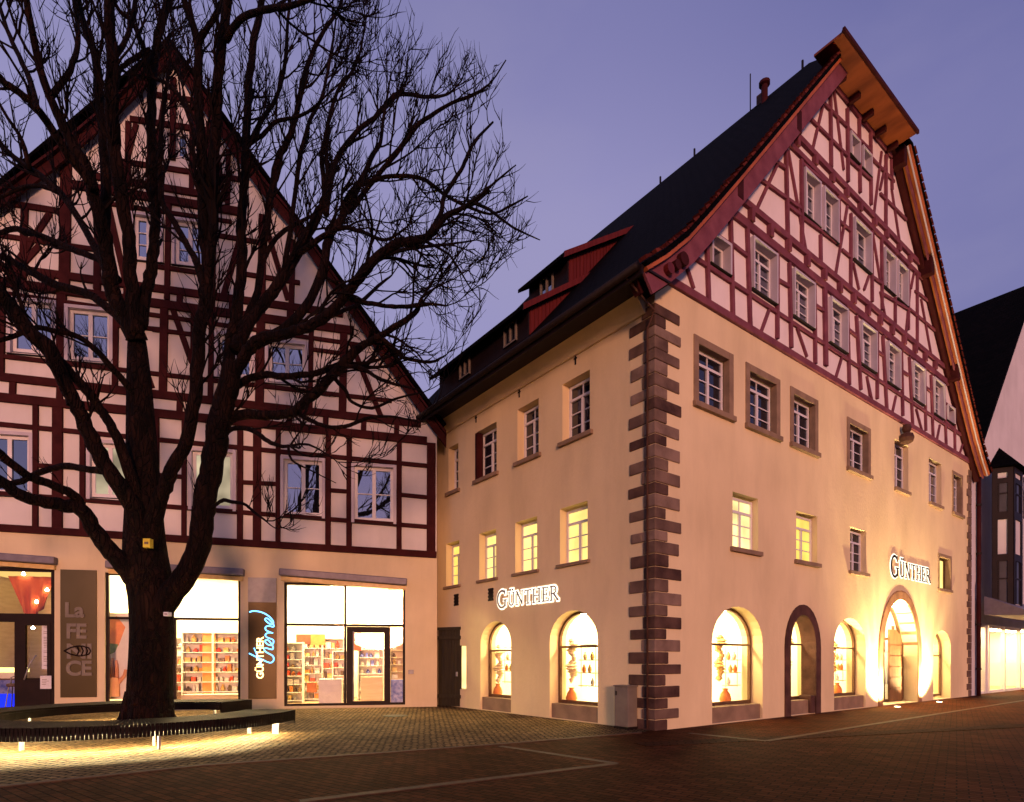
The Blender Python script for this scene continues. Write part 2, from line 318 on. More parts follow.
def fpoly(mb, F, pts, d0, d1):
    lo = [F.p(u, z, d0) for u, z in pts]; hi = [F.p(u, z, d1) for u, z in pts]
    if F.flip(): lo.reverse(); hi.reverse()
    mb.prism(lo, hi)
def wall_holes(mb, F, outer, holes, depth, d=0.0):
    loops = [outer] + holes; flat = [p for l in loops for p in l]
    tris = tessellate_polygon([[Vector((p[0], p[1], 0)) for p in l] for l in loops])
    n = len(mb.v); mb.v += [F.p(u, z, d) for u, z in flat]
    want = F.n
    for t in tris:
        a, b, c = (Vector(mb.v[n + i]) for i in t)
        if (b - a).cross(c - a).dot(want) < 0: t = (t[0], t[2], t[1])
        mb.f.append(tuple(n + i for i in t)); mb.mi.append(mb.m)
    for h in holes:
        dep = depth
        k = len(h)
        for i in range(k):
            (u0, z0), (u1, z1) = h[i], h[(i + 1) % k]
            mb.poly([F.p(u0, z0, d), F.p(u1, z1, d), F.p(u1, z1, d - dep), F.p(u0, z0, d - dep)])
def rect(u0, u1, z0, z1): return [(u0, z0), (u1, z0), (u1, z1), (u0, z1)]
def arch(u0, u1, z0, zs, zt, n=14, p=2.0):     # jambs to zs, then an elliptical head to zt
    c = (u0 + u1) / 2; a = (u1 - u0) / 2; pts = [(u0, z0), (u1, z0)]
    for i in range(n + 1):
        th = math.pi * i / n; pts.append((c + a * math.copysign(abs(math.cos(th)) ** (2 / p), math.cos(th)), zs + (zt - zs) * abs(math.sin(th)) ** (2 / p)))
    return pts
def shrink(u0, u1, e): return (min(u0, u1) + e, max(u0, u1) - e)

def casement(house, F, u0, u1, z0, z1, d, pane='glass_sky', frame='paint_white', transom=.70, leaves=2, bars=2, fw=.075, sill=None, surround=None, casing=None, crooked=0, sillmat='sandstone_trim'):
    """one window: frame (mesh of the part), its pane, and where it has them a sill, a stone surround or a timber casing"""
    u0, u1 = min(u0, u1), max(u0, u1)
    m = MB(); D0, D1 = d - .05, d + .03
    fbox(m, F, u0, u0 + fw, z0, z1, D0, D1); fbox(m, F, u1 - fw, u1, z0, z1, D0, D1)
    fbox(m, F, u0 + fw, u1 - fw, z0, z0 + fw, D0, D1 - .002); fbox(m, F, u0 + fw, u1 - fw, z1 - fw, z1, D0, D1 - .002)
    zt = z1 - fw
    if transom:
        zt = z0 + (z1 - z0) * transom; fbox(m, F, u0 + fw, u1 - fw, zt, zt + fw * .95, D0, D1 + .015)
        if leaves > 1 and bars > 1 and (u1 - u0) > .8 and pane not in ('lit_yellow', 'lit_amber'):
            c = (u0 + u1) / 2; fbox(m, F, c - .015, c + .015, zt + fw, z1 - fw, D0 + .01, D1 - .02)
    if leaves > 1:
        c = (u0 + u1) / 2; fbox(m, F, c - fw * .6, c + fw * .6, z0 + fw, zt, D0, D1 + .004)
    for b in range(bars):
        zb = z0 + fw + (zt - z0 - fw) * (b + 1) / (bars + 1)
        fbox(m, F, u0 + fw, u1 - fw, zb - .014, zb + .014, D0 + .01, D1 - .012)
    wn_ = m.build('window', frame, house)
    g = MB(); fbox(g, F, u0 + fw * .5, u1 - fw * .5, z0 + fw * .5, z1 - fw * .5, d - .03, d - .012); g.build('pane', pane, wn_)
    if sill:
        so, sh, sx = sill; g = MB(); fbox(g, F, u0 - sx, u1 + sx, z0 - sh, z0 - .002, d, so); g.build('sill', sillmat, wn_, bevel=.012)
    if surround:
        t, pr = surround; g = MB()
        fbox(g, F, u0 - t, u0 - .004, z0, z1 + t, d + .04, pr); fbox(g, F, u1 + .004, u1 + t, z0, z1 + t, d + .04, pr); fbox(g, F, u0 - .004, u1 + .004, z1 + .004, z1 + t, d + .04, pr - .003)
        g.build('surround', 'sandstone_trim', wn_, bevel=.012)
    if casing:
        t, pr, mt = casing; g = MB()
        fbox(g, F, u0 - t, u0 - .002, z0 - t, z1 + t, d + .02, pr); fbox(g, F, u1 + .002, u1 + t, z0 - t, z1 + t, d + .02, pr); fbox(g, F, u0 - .002, u1 + .002, z1 + .002, z1 + t, d + .02, pr - .003)
        g.build('casing', mt, wn_)
        g = MB(); fbox(g, F, u0 - t - .03, u1 + t + .03, z0 - t - .024, z0 - t - .002, d + .02, pr - .012); g.build('sill', 'metal_dark', wn_)
    return wn_

# ------------------------------------------------------------------ the two street frontages, from the vanishing points
TH = math.atan2(590, 786)
CORNER = Vector(((655 - CX) / (731 - HY) * EYE, FPX * EYE / (731 - HY), 0))
dR = Vector((math.cos(TH), math.sin(TH), 0)); dS = Vector((-math.sin(TH), math.cos(TH), 0))
CAM = Vector((0, 0, EYE))
def ray(px, py): return Vector(((px - CX) / FPX, 1, (HY - py) / FPX))
def G(px, py, y=0.0):                 # a point of the gable front (u, z); y metres behind the front plane
    r = ray(px, py); o = CAM - CORNER; s = (y - o.dot(dS)) / r.dot(dS); q = o + r * s; return (q.dot(dR), q.z)
def SD(px, py, x=0.0):                # a point of the side wall (distance from the corner, z)
    r = ray(px, py); o = CAM - CORNER; s = (x - o.dot(dR)) / r.dot(dR); q = o + r * s; return (q.dot(dS), q.z)
LD = 20.2
PL = Vector(((437 - CX) / FPX * LD, LD, 0)); dL = Vector((3128., 590., 0)).normalized(); nL = Vector((dL.y, -dL.x, 0)); AL = math.atan2(dL.y, dL.x)
def LF(px, py):                       # a point of the left house's front (u, z)
    r = ray(px, py); s = (PL - CAM).dot(nL) / r.dot(nL); q = CAM + r * s - PL; return (q.dot(dL), q.z + EYE - EYE)
def ground(px, py):
    r = ray(px, py); s = EYE / -r.z; return Vector((r.x * s, s, 0))

# ------------------------------------------------------------------ ground
def sheet(name, pts, z, mat, kind='structure'):
    m = MB(); m.poly([(p[0], p[1], z) for p in pts]); o = m.build(name, mat); return tag(o, kind=kind)
sheet('ground', [(-400, -120), (400, -120), (400, 700), (-400, 700)], 0, 'pavers')
edge = [ground(0, 787), ground(200, 766), ground(400, 752), ground(520, 743), ground(640, 733)]
ex = edge[0] + (edge[0] - edge[1]) * 8
sheet('cobbled_square', [tuple(ex)[:2]] + [tuple(p)[:2] for p in edge] + [tuple(CORNER + dS * .1)[:2], tuple(CORNER + dS * 9.5)[:2], (-3.5, 20.6), (-40, 14), (-60, 12)], .004, 'cobbles')
def strip(name, a, b, wd, mat='granite', z=.008):
    a = Vector(a); b = Vector(b); d = (b - a).normalized(); n = Vector((-d.y, d.x, 0)) * wd / 2
    m = MB(); m.hexa([(*(a - n).xy, -.05), (*(b - n).xy, -.05), (*(b + n).xy, -.05), (*(a + n).xy, -.05), (*(a - n).xy, z), (*(b - n).xy, z), (*(b + n).xy, z), (*(a + n).xy, z)])
    return tag(m.build(name, mat), kind='structure')
for i in range(len(edge) - 1): strip('kerb_strip', edge[i], edge[i + 1], .12, z=.016 + i * .001)
strip('kerb_strip', ex, edge[0], .12, z=.015)
strip('paving_strip', ground(500, 746.5), ground(616, 764), .14, z=.012)
strip('paving_strip', ground(300, 802), ground(616, 764), .14, z=.013)
strip('paving_strip', ground(689, 733.5), ground(766, 741.5), .14, z=.012)
strip('paving_strip', ground(766, 741.5), ground(1060, 695), .14, z=.013)
strip('paving_strip', ground(640, 745), ground(1100, 722), .5, 'setts_dark', z=.009)

# ================================================================== HOUSE ON THE RIGHT
HR = thing('half_timbered_house', 'tall gabled corner house with mauve timber framing over cream plaster and arched shop windows', 'house', CORNER, TH)
FG = Fac((0, 0, 0), (1, 0, 0), (0, -1, 0)); FS = Fac((0, 0, 0), (0, 1, 0), (-1, 0, 0))
W, LEN = 21.35, 14.5
# windows of the gable front ----------------------------------------------------------------
def quadG(tl, tr, bl, br):
    P = [G(*tl), G(*tr), G(*bl), G(*br)]
    return ((P[0][0] + P[2][0]) / 2, (P[1][0] + P[3][0]) / 2, (P[2][1] + P[3][1]) / 2, (P[0][1] + P[1][1]) / 2)
row2 = [quadG((693.1, 335.3), (732.5, 356), (693.8, 408.8), (733.3, 423.8)), quadG((745.4, 362.3), (778.6, 376.3), (745.3, 428.8), (780.6, 441.9)),
        quadG((789.9, 384.6), (816.9, 398), (790, 446.3), (818.4, 457.5)), quadG((846.5, 413.5), (869.4, 424.4), (846.9, 469.4), (871, 478.8)),
        quadG((894.5, 441), (907.8, 447.5), (894.5, 484.4), (909, 490)), quadG((929.5, 448.8), (940.8, 454.4), (928.1, 499.4), (942, 504.4)), quadG((952.3, 461.3), (962.3, 466.3), (951.6, 510), (962.5, 515.6))]
row2 = [(a, b, 7.72, 9.42 if i < 4 else 9.55) for i, (a, b, c, d) in enumerate(row2)]
row1 = [quadG((733.1, 490.6), (757.8, 497.8), (732, 548.1), (758.5, 554.4)), quadG((796.9, 509.8), (816.9, 514.4), (795.5, 561.9), (817.5, 566.9)),
        quadG((850.8, 527.5), (865.8, 530.8), (849.5, 573.5), (866.5, 577)), quadG((938.2, 552.4), (951, 557), (937.3, 592.7), (951, 596))]
row1 = [(a, b, 4.50, 5.92) for (a, b, c, d) in row1]
AR = [dict(u0=2.16, u1=4.45, zs=2.05, zt=2.98, d=.36, kind='shop'), dict(u0=5.72, u1=7.5, zs=1.95, zt=3.08, d=.42, kind='stone'),
      dict(u0=8.55, u1=10.8, zs=2.05, zt=2.96, d=.36, kind='shop'), dict(u0=12.1, u1=15.3, zs=1.75, zt=3.80, d=.55, kind='door'), dict(u0=16.9, u1=18.85, zs=2.1, zt=2.80, d=.36, kind='small')]
holes = []
BT = .19
for i, (a, b, c, d) in enumerate(row2): holes.append(rect(a, b, c, d))
for (a, b, c, d) in row1: holes.append(rect(a, b, c, d))
for A in AR: holes.append(arch(A['u0'], A['u1'], 0.02 if A['kind'] != 'x' else .4, A['zs'], A['zt']))
m = MB(); wall_holes(m, FG, [(0, 0.0), (W, 0.0), (W, 10.22), (0, 10.22)], holes, .62)
# the side wall belongs to the same plastered body
sw2 = [(2.08, 3.12), (4.12, 5.10), (6.16, 7.30), (8.40, 9.05)]
sw1 = [(2.16, 3.22), (4.19, 5.21), (6.19, 7.12), (8.34, 9.21)]
SA = [dict(u0=5.42, u1=7.05, zs=2.1, zt=2.8, d=.34), dict(u0=1.80, u1=3.64, zs=2.1, zt=2.9, d=.34)]
sholes = [rect(a, b, 7.42, 8.97) for a, b in sw2] + [rect(a, b, 4.16, 5.66) for a, b in sw1] + [arch(A['u0'], A['u1'], .02, A['zs'], A['zt']) for A in SA] + [rect(7.9, 8.62, .62, 2.09)]
m.m = 1; wall_holes(m, FS, [(0, 0.0), (LEN, 0.0), (LEN, 9.9), (0, 9.9)], sholes, .6)
m.m = 0
m.poly([(W, 0, 0), (W, LEN, 0), (W, LEN, 10.22), (W, 0, 10.22)]); m.poly([(W, LEN, 0), (0, LEN, 0), (0, LEN, 10.22), (W, LEN, 10.22)])
m.build('plaster_wall', ['plaster_cream', 'plaster_side'], HR)
# gable wall (infill) with its window openings
def rakes(z): return .32 + (z - 10.4) / 1.17     # left edge of the gable wall at height z
st1 = [((708.1, 228.8), (729.8, 243.8), (708.5, 266.9), (731.3, 278.8)), ((749.6, 232.8), (775.8, 249.6), (751.1, 292.2), (776.9, 308)), ((790, 264.2), (812.9, 278.8), (792.7, 319.2), (814.7, 332.7)),
       ((826.8, 293.8), (845.5, 306.3), (829.9, 345.6), (848, 356.9)), ((857.8, 316.9), (874.3, 328.8), (860.5, 366.3), (877, 376.3)), ((884.3, 338.8), (898.8, 348.8), (887.5, 385), (900, 392)),
       ((910, 356.9), (923.1, 367.5), (912.9, 400.6), (925, 408.8)), ((931.8, 375), (942.5, 382.5), (932.9, 415), (944.8, 423)), ((945.4, 402.5), (952.9, 407.5), (946, 421), (954.8, 428))]
st1 = [quadG(*q) for q in st1]
gw = []
for i, q in enumerate(st1):
    gw.append((q[0], q[1], q[2] + .04, q[3] if i in (0, 8) else 12.86, 1 if i in (0, 8) else 0))
d1 = quadG((802, 164.6), (837, 193.5), (802.6, 215), (838, 242)); d2 = quadG((851.5, 214.4), (869.9, 230), (853, 257.5), (871, 272.5)); d3 = quadG((882.4, 237.5), (906.9, 260), (882.9, 283.8), (907.4, 303.7))
t1 = quadG((847.8, 130), (870.6, 152), (848.9, 159), (870.6, 179))
z2a, z2b = 14.62, 16.05
def halves(q, g=.06):
    c = (q[0] + q[1]) / 2; return [(q[0], c - g), (c + g, q[1])]
for q in (d1, d3):
    for a, b in halves(q): gw.append((a, b, z2a, z2b, 2))
gw.append((d2[0], d2[1], z2a, z2b, 2))
for a, b in halves(t1): gw.append((a, b, t1[2] + .05, t1[3] - .05, 2))
print('gable windows', [tuple(round(x, 2) for x in q) for q in gw])
gable = [(.0, 10.2), (W, 10.2), (W - .15, 10.35)] + [(21.2 - rakes(z), z) for z in (11, 12.5, 16, 20.1)] + [(rakes(z), z) for z in (20.1, 16, 12.5, 11)] + [(.15, 10.35)]
m = MB(); wall_holes(m, FG, gable, [rect(a + .05, b - .05, c + .05, d - .05) for a, b, c, d, k in gw], .3, d=-.03)
m.build('gable_infill', 'infill_rose', HR)
# timber frame ----------------------------------------------------------------------------------
m = MB(); cnt = [0]
def beam(F, a, b, wd, lvl, ext=0, mb=None):
    cnt[0] += 1; fbeam(mb or m, F, a, b, wd * (.76 if F is FG else .88), -.08, [.030, .040, .050, .062][lvl] + (cnt[0] % 29) * .0003, ext)
def gb(x1, y1, x2, y2, wd, lvl, ext=0): beam(FG, G(x1, y1), G(x2, y2), wd, lvl, ext)
beam(FG, (.12, 10.34), (W - .1, 10.34), .25, 3)                                          # sill
beam(FG, (.95, 11.26), (20.3, 11.26), .15, 1)
beam(FG, (2.45, 13.05), (18.75, 13.05), .30, 2); beam(FG, (2.85, 13.58), (18.4, 13.58), .24, 3)
beam(FG, (5.25, 16.30), (15.9, 16.30), .22, 2); beam(FG, (5.55, 16.74), (15.6, 16.74), .24, 3)
beam(FG, (7.9, 19.55), (13.4, 19.55), .26, 2)
for x in (730, 750, 769, 787, 806, 823, 838.6, 852.4, 866.8, 879, 891, 903, 914, 924, 934):
    u = G(x, 13.3 and 250)[0]; fbox(m, FG, u - .075, u + .075, 13.15, 13.49, -.05, .115)
for x in (796, 814, 831, 845.5, 859, 873.5, 885.5, 898, 909):
    u = G(x, 200)[0]; fbox(m, FG, u - .07, u + .07, 16.38, 16.66, -.05, .11)
for s in ([(733, 245, 745.6, 255), (775.8, 278.8, 789, 286.6), (814, 304.4, 823, 310.6), (847.4, 328.8, 855.5, 335.6), (875.5, 350, 883.6, 356), (900, 370, 908, 375), (923.8, 386, 930, 390.8), (946, 404, 953, 409.5), (707, 229, 731, 246), (945, 421.5, 963, 437)]): gb(*s, .13, 1, .05)
for s in [(706, 227.5, 708.5, 306), (730, 211, 732.6, 319), (746.9, 228.8, 750, 330), (777, 254, 777, 339), (789, 263, 791, 348), (814, 285, 815, 364), (847, 312, 849, 385), (856, 316, 860.5, 390), (876.8, 330, 876.9, 399), (882.4, 336, 886.5, 410),
          (901, 352, 902.5, 416), (909, 357, 912.5, 425), (924.5, 368, 925.6, 431), (930.7, 375, 932.9, 438.8), (943.6, 385, 946, 445), (954, 408, 954.8, 451)]: gb(*s, .15, 2)
gb(824.5, 287, 825.6, 366, .26, 2)
for s in [(683, 255, 693.8, 288.8), (769, 310, 760, 335), (797, 328, 807, 357), (841.8, 357.5, 836, 377), (866.8, 376, 870, 396), (867.5, 380, 871.9, 400), (896, 396, 892, 414), (916, 408.8, 922, 431), (939.8, 425, 936.5, 442), (962.9, 443.8, 959.3, 454.8)]: gb(*s, .12, 0)
# storey 2
for s in [(752, 173.6, 802, 209.7), (764.7, 153.7, 784.6, 168), (837.4, 220, 850.5, 231), (786.8, 205, 803, 217.5), (841.8, 250, 850.5, 257.5), (871, 276, 883, 285), (880, 292.5, 908, 309.5), (908.8, 308.8, 935, 331), (915, 291, 927.5, 301), (801.5, 217, 839, 245), (802, 164.0, 838, 193.8)]: gb(*s, .13, 1)
for s in [(785.3, 139, 787.5, 240), (801, 160, 801.8, 250), (820.3, 235, 820.6, 267.5), (838.5, 194, 839, 245), (850.7, 213.8, 850.5, 287.5), (871.4, 231, 872, 302), (881.3, 238, 882, 310), (895, 297.5, 895, 323.8), (908, 262, 908.2, 330), (917, 273, 917, 342.5)]: gb(*s, .15, 2)
for s in [(777.3, 164.6, 755.7, 211.5), (788, 150, 806, 251), (847.4, 206, 835.5, 275), (872.4, 231, 880.5, 282.5), (853, 262.5, 859, 290), (869, 276, 864, 290), (880.6, 292.5, 885, 316), (910, 290, 906, 332.5), (921, 298.8, 931, 353.8), (914.4, 271, 910.8, 289)]: gb(*s, .12, 0)
# storey 3
for s in [(813.9, 93.8, 848.8, 128.7), (801, 109.8, 848.8, 157.7), (870.8, 157.7, 894, 182), (880, 193.8, 906, 220), (848, 159.5, 871, 180.5), (848, 129, 871, 151.5)]: gb(*s, .13, 1)
for s in [(829.9, 84, 830.9, 167.6), (847, 108.8, 847.8, 182), (858.8, 118, 859.8, 193), (870.3, 130, 870.8, 205), (885.6, 155, 885.5, 231), (891.2, 160, 891.9, 190)]: gb(*s, .15, 2)
for s in [(822.9, 105.8, 812.5, 150), (833.9, 90, 843.8, 170), (881.7, 151.7, 874, 214), (888.7, 149.7, 880, 190), (891.8, 190, 899.4, 240)]: gb(*s, .12, 0)
# principal rafters against the wall, hidden behind the bargeboards on one rake and seen under the other
m.build('timber_frame', 'timber_mauve', HR, bevel=.012)
for (a, b, c, d, k) in gw:
    zz = (a, b, c, d)
    lit = abs(a - gw[2][0]) < .01
    if k == 1: casement(HR, FG, a + .12, b - .12, c + .1, d - .12, -.17, 'glass_sky', 'paint_white', None, 1, 0, casing=(.07, .085, 'paint_lavender'))
    else: casement(HR, FG, a + .10, b - .10, c + .1, d - .1, -.15, 'glass_sky', 'paint_white', .70 if k == 0 else None, 2, 2, .07, casing=(.06, .085, 'paint_lavender'))
for i, (a, b, c, d) in enumerate(row2):
    t = BT if i < 4 else (.02 if i < 6 else .15)
    st = (t, .03) if t > .05 else None
    casement(HR, FG, a + t, b - t, c + .1, d - t, -.20, 'glass_dim' if i < 5 else 'glass_sky', 'paint_white', .73, 2, 2, .07, sill=(.10, .14, t + .03), surround=st)
for i, (a, b, c, d) in enumerate(row1):
    if i < 3: casement(HR, FG, a + .004, b - .004, c, d - .06, -.20, ['lit_cream', 'lit_yellow', 'glass_dim'][i], 'paint_white', .70, 2, 2, .07, sill=(.09, .12, .12))
    else: casement(HR, FG, a + .14, b - .14, c, d - .14, -.22, 'lit_amber', 'frame_bronze', None, 2, 0, .06, sill=(.08, .12, .16), surround=(.14, .03))
for i, (a, b) in enumerate(sw2):
    casement(HR, FS, a + .004, b - .004, 7.42, 8.94, -.27, 'glass_dim', 'paint_white', .72, 2, 2, .07, sill=(.09, .12, .12))
    if i == 2:
        g = MB(); fbox(g, FS, b - .10, b + .02, 7.44, 8.94, -.2, .03); g.build('shutter', 'timber_dark', HR)
for i, (a, b) in enumerate(sw1): casement(HR, FS, a + .004, b - .004, 4.16, 5.62, -.27, 'lit_amber' if i < 3 else 'lit_yellow', 'paint_white', .72, 2, 2, .07, sill=(.08, .09, .1))
g = MB(); fbox(g, FS, 7.92, 8.60, .64, 2.07, -.14, -.10); g.build('window', 'lit_cream', HR)

# arched shop windows: bronze frame, clear glass, a lit display box behind ---------------------------
def display(F, u0, u1, z0, z1, d, glow='display_glow'):
    g = MB()
    g.m = 0; fquad(g, F, u0 - .25, u1 + .25, z0, z1 + .1, d - 1.25)
    def wallq(pts): g.poly(pts)
    g.m = 1
    for u in (u0 - .25, u1 + .25): wallq([F.p(u, z0, d - .12), F.p(u, z0, d - 1.25), F.p(u, z1 + .1, d - 1.25), F.p(u, z1 + .1, d - .12)])
    wallq([F.p(u0 - .25, z1 + .1, d - .12), F.p(u1 + .25, z1 + .1, d - .12), F.p(u1 + .25, z1 + .1, d - 1.25), F.p(u0 - .25, z1 + .1, d - 1.25)])
    wallq([F.p(u0 - .25, z0, d - .12), F.p(u1 + .25, z0, d - .12), F.p(u1 + .25, z0, d - 1.25), F.p(u0 - .25, z0, d - 1.25)])
    # the display box's front edge closes against the wall
    b = g.build('display_box', [glow, 'shop_white'], HR)
    l = MB(); fbox(l, F, u0 + .2, u1 - .2, z1 - .02, z1 + .04, d - .75, d - .5); l.build('display_lamp', 'shop_panel', b)
    return b
def arch_ring(F, A, wd, d0, d1, n=16, grow=0.0, name='frame', mat='frame_bronze', parent=None, z0=.42, rough=0):
    """a frame band that follows the arch"""
    o = arch(A['u0'] - grow, A['u1'] + grow, z0, A['zs'], A['zt'] + grow, n); i = arch(A['u0'] - grow + wd, A['u1'] + grow - wd, z0, A['zs'], A['zt'] + grow - wd, n)
    o = [o[0]] + list(reversed(o[2:])) + [o[1]]; i = [i[0]] + list(reversed(i[2:])) + [i[1]]
    g = MB()
    for k in range(len(o) - 1):
        q = [o[k], o[k + 1], i[k + 1], i[k]]
        lo = [F.p(*p, d0) for p in q]; hi = [F.p(*p, d1) for p in q]
        g.prism(lo, hi)
    return g.build(name, mat, parent, weld=True)
def arch_window(F, A, sillz=.42, bar=.62, pl=True):
    d = -A['d']; wnd = arch_ring(F, A, .07, d - .05, d + .03, name='window', parent=HR, z0=sillz)
    g = MB(); zb = sillz + (A['zt'] - sillz) * bar; fbox(g, F, A['u0'] + .07, A['u1'] - .07, zb - .03, zb + .03, d - .04, d + .02); g.build('glazing_bar', 'frame_bronze', wnd); g = MB(); fbox(g, F, A['u0'] + .07, A['u1'] - .07, sillz, sillz + .09, d - .04, d + .02); g.build('bottom_rail', 'frame_bronze', wnd)
    g = MB(); pts = arch(A['u0'] + .04, A['u1'] - .04, sillz + .02, A['zs'], A['zt'] - .04); lo = [F.p(*p, d - .018) for p in pts]; hi = [F.p(*p, d - .006) for p in pts]; g.prism(lo, hi); g.build('pane', 'glass_clear', wnd, weld=True)
    if pl:
        g = MB(); fbox(g, F, A['u0'] + .003, A['u1'] - .003, .0, sillz - .003, d - .1, d + A['d'] - .06); g.build('plinth', 'sandstone_trim', wnd, bevel=.015)
    return wnd
for A in AR:
    if A['kind'] in ('shop', 'stone'):
        wv = arch_window(FG, A); display(FG, A['u0'], A['u1'], .42, A['zt'], -A['d'] - .05)
    elif A['kind'] == 'small':
        wv = arch_window(FG, A, .10, .62, False); display(FG, A['u0'], A['u1'], .10, A['zt'], -A['d'] - .05)
for A in SA: arch_window(FS, A); display(FS, A['u0'], A['u1'], .42, A['zt'], -A['d'] - .05)
# dark moulded stone round the second arch
arch_ring(FG, AR[1], .30, -.40, .035, grow=.14, name='stone_surround', mat='stone_dark', parent=HR, z0=.0)
g = MB(); fbox(g, FG, 7.05, 7.34, 0.005, .55, -.36, .02); g.build('guard_stone', 'stone_dark', HR, bevel=.04)
# entrance arch
A = AR[3]
arch_ring(FG, A, .10, -.10, .03, grow=.34, name='portal_stones', mat='stone_warm', parent=HR, z0=.0, n=18)
arch_ring(FG, A, .30, -.50, .034, grow=.30, name='portal_arch', mat='stone_warm', parent=HR, z0=.0, n=18)
door = arch_ring(FG, A, .09, -.62, -.52, name='entrance_door', mat='frame_bronze', parent=HR, z0=.02)
g = MB()
for u in (12.75, 13.68, 14.55): fbox(g, FG, u - .04, u + .04, .04, 3.3 if u < 14 else 2.9, -.61, -.53)
fbox(g, FG, 12.2, 15.2, 2.35, 2.43, -.60, -.535); fbox(g, FG, 12.2, 15.2, .03, .13, -.60, -.535)
g.build('door_frame', 'frame_bronze', door)
g = MB(); pts = arch(A['u0'] + .05, A['u1'] - .05, .05, A['zs'], A['zt'] - .05); g.prism([FG.p(*p, -.585) for p in pts], [FG.p(*p, -.57) for p in pts]); g.build('pane', 'glass_clear', door, weld=True)
for u in (13.58, 13.78):
    g = MB(); g.tube([FG.p(u, .7, -.47), FG.p(u, 1.9, -.47)], .022, 8); g.build('handle', 'metal_grey', door)
display(FG, 12.2, 15.2, .02, 3.75, -.66, 'lit_pale')
g = MB(); fbox(g, FG, 13.1, 14.3, 3.58, 3.62, -.42, -.02); g.build('added_portal_glow', 'shop_panel', HR)  # glowing plate added under the arch to brighten the ground before the entrance
lf = MB(); fpoly(lf, FG, [(13.95, .06), (15.24, .06), (15.24, 2.1), (15.0, 2.55), (14.5, 2.75), (13.95, 2.75)], -.52, -.46)
for z in (.5, .9, 1.3, 1.7, 2.1): fbox(lf, FG, 13.98, 15.2, z, z + .05, -.46, -.44)
lf.build('door_leaf', 'door_wood', door)
# quoins ------------------------------------------------------------------------------------------
g = MB(); z = 0.0; i = 0; rnd = random.Random(3)
while z < 9.65:
    h = rnd.uniform(.235, .30); a = (.88 if i % 2 else .40) + rnd.uniform(-.05, .05); b = (.34 if i % 2 else .74) + rnd.uniform(-.05, .05); zt = min(z + h, 9.72); e = .022 + rnd.uniform(0, .016); g.m = rnd.choice((0, 0, 1, 2, 2))
    g.box(-e, a, -e, .04, z, zt - .012); g.box(-e - .001, .05, -e + .002, b, z + .001, zt - .013)
    z += h; i += 1
g.build('corner_quoins', ['sandstone', 'sandstone_pale', 'sandstone_deep'], HR, bevel=.02)
g = MB(); z = 0; i = 0
while z < 9.9:
    h = rnd.uniform(.26, .34); a = (.34 if i % 2 else .16) + rnd.uniform(-.03, .03); zt = min(z + h, 10.0)
    g.box(W - a - .18, W + .03, -.03 - (i % 3) * .003, .3, z, zt - .012); z += h; i += 1
g.build('end_quoins', 'sandstone', HR, bevel=.015)
# roof --------------------------------------------------------------------------------------------------
OH = .55
RIDGE = 22.95
prof = [(-.95, 9.93), (-.30, 10.45), (.45, 11.15), (1.35, 12.16), (2.6, 13.60), (10.6, RIDGE)]     # outer surface, left side; bell-cast at the eaves
zh = 19.85                                                                                         # half-hip eave height
def xo(z):
    for (a, za), (b, zb) in zip(prof, prof[1:]):
        if za <= z <= zb: return a + (b - a) * (z - za) / (zb - za)
mir = lambda x: 21.2 - x
g = MB(); y0, y1 = -OH, LEN + .4
HB = 2.35                                                                                          # how far the half hip runs back at the ridge
def slope(side):
    X = (lambda x: x) if side < 0 else mir
    pr = [p for p in prof if p[1] < zh] + [(xo(zh), zh)]
    for (a, za), (b, zb) in zip(pr, pr[1:]):
        q = [(X(a), y0, za), (X(b), y0, zb), (X(b), y1, zb), (X(a), y1, za)]
        g.poly(q if side > 0 else q[::-1])
    xa = xo(zh); q = [(X(xa), y0, zh), (X(10.6), y0 + HB, RIDGE), (X(10.6), y1, RIDGE), (X(xa), y1, zh)]
    g.poly(q if side > 0 else q[::-1])
slope(-1); slope(1)
hx = xo(zh); HXR = mir(hx) - .62
g.poly([(hx, y0, zh), (mir(hx), y0, zh), (10.6, y0 + HB, RIDGE)])
g.poly([(hx, y1, zh), (mir(hx), y1, zh), (10.6, y1, RIDGE)][::-1])
g.poly([(hx - .75, y0 - .32, zh - .10), (HXR + .03, y0 - .32, zh - .10), (HXR, y0 + .02, zh + .10), (hx - .02, y0 + .02, zh + .10)])
roof = g.build('roof', 'roof_tiles', HR, weld=True)
sm = roof.modifiers.new('thick', 'SOLIDIFY'); sm.thickness = .09; sm.offset = -1
# soffit and eave boards under the half hip
g = MB(); g.box(hx - .72, HXR, y0 - .30, -.02, zh - .24, zh - .17); g.build('half_hip_soffit', 'soffit_dark', HR)
g = MB(); g.box(hx - .78, HXR + .05, y0 - .38, y0 - .31, zh - .25, zh - .13); g.build('half_hip_fascia', 'timber_dark', HR)
for i in range(5):
    u = 8.5 + i * .98; g = MB(); g.box(u - .06, u + .06, y0 + .18, .0, zh - .42, zh - .25); g.build('bracket', 'timber_dark', HR)
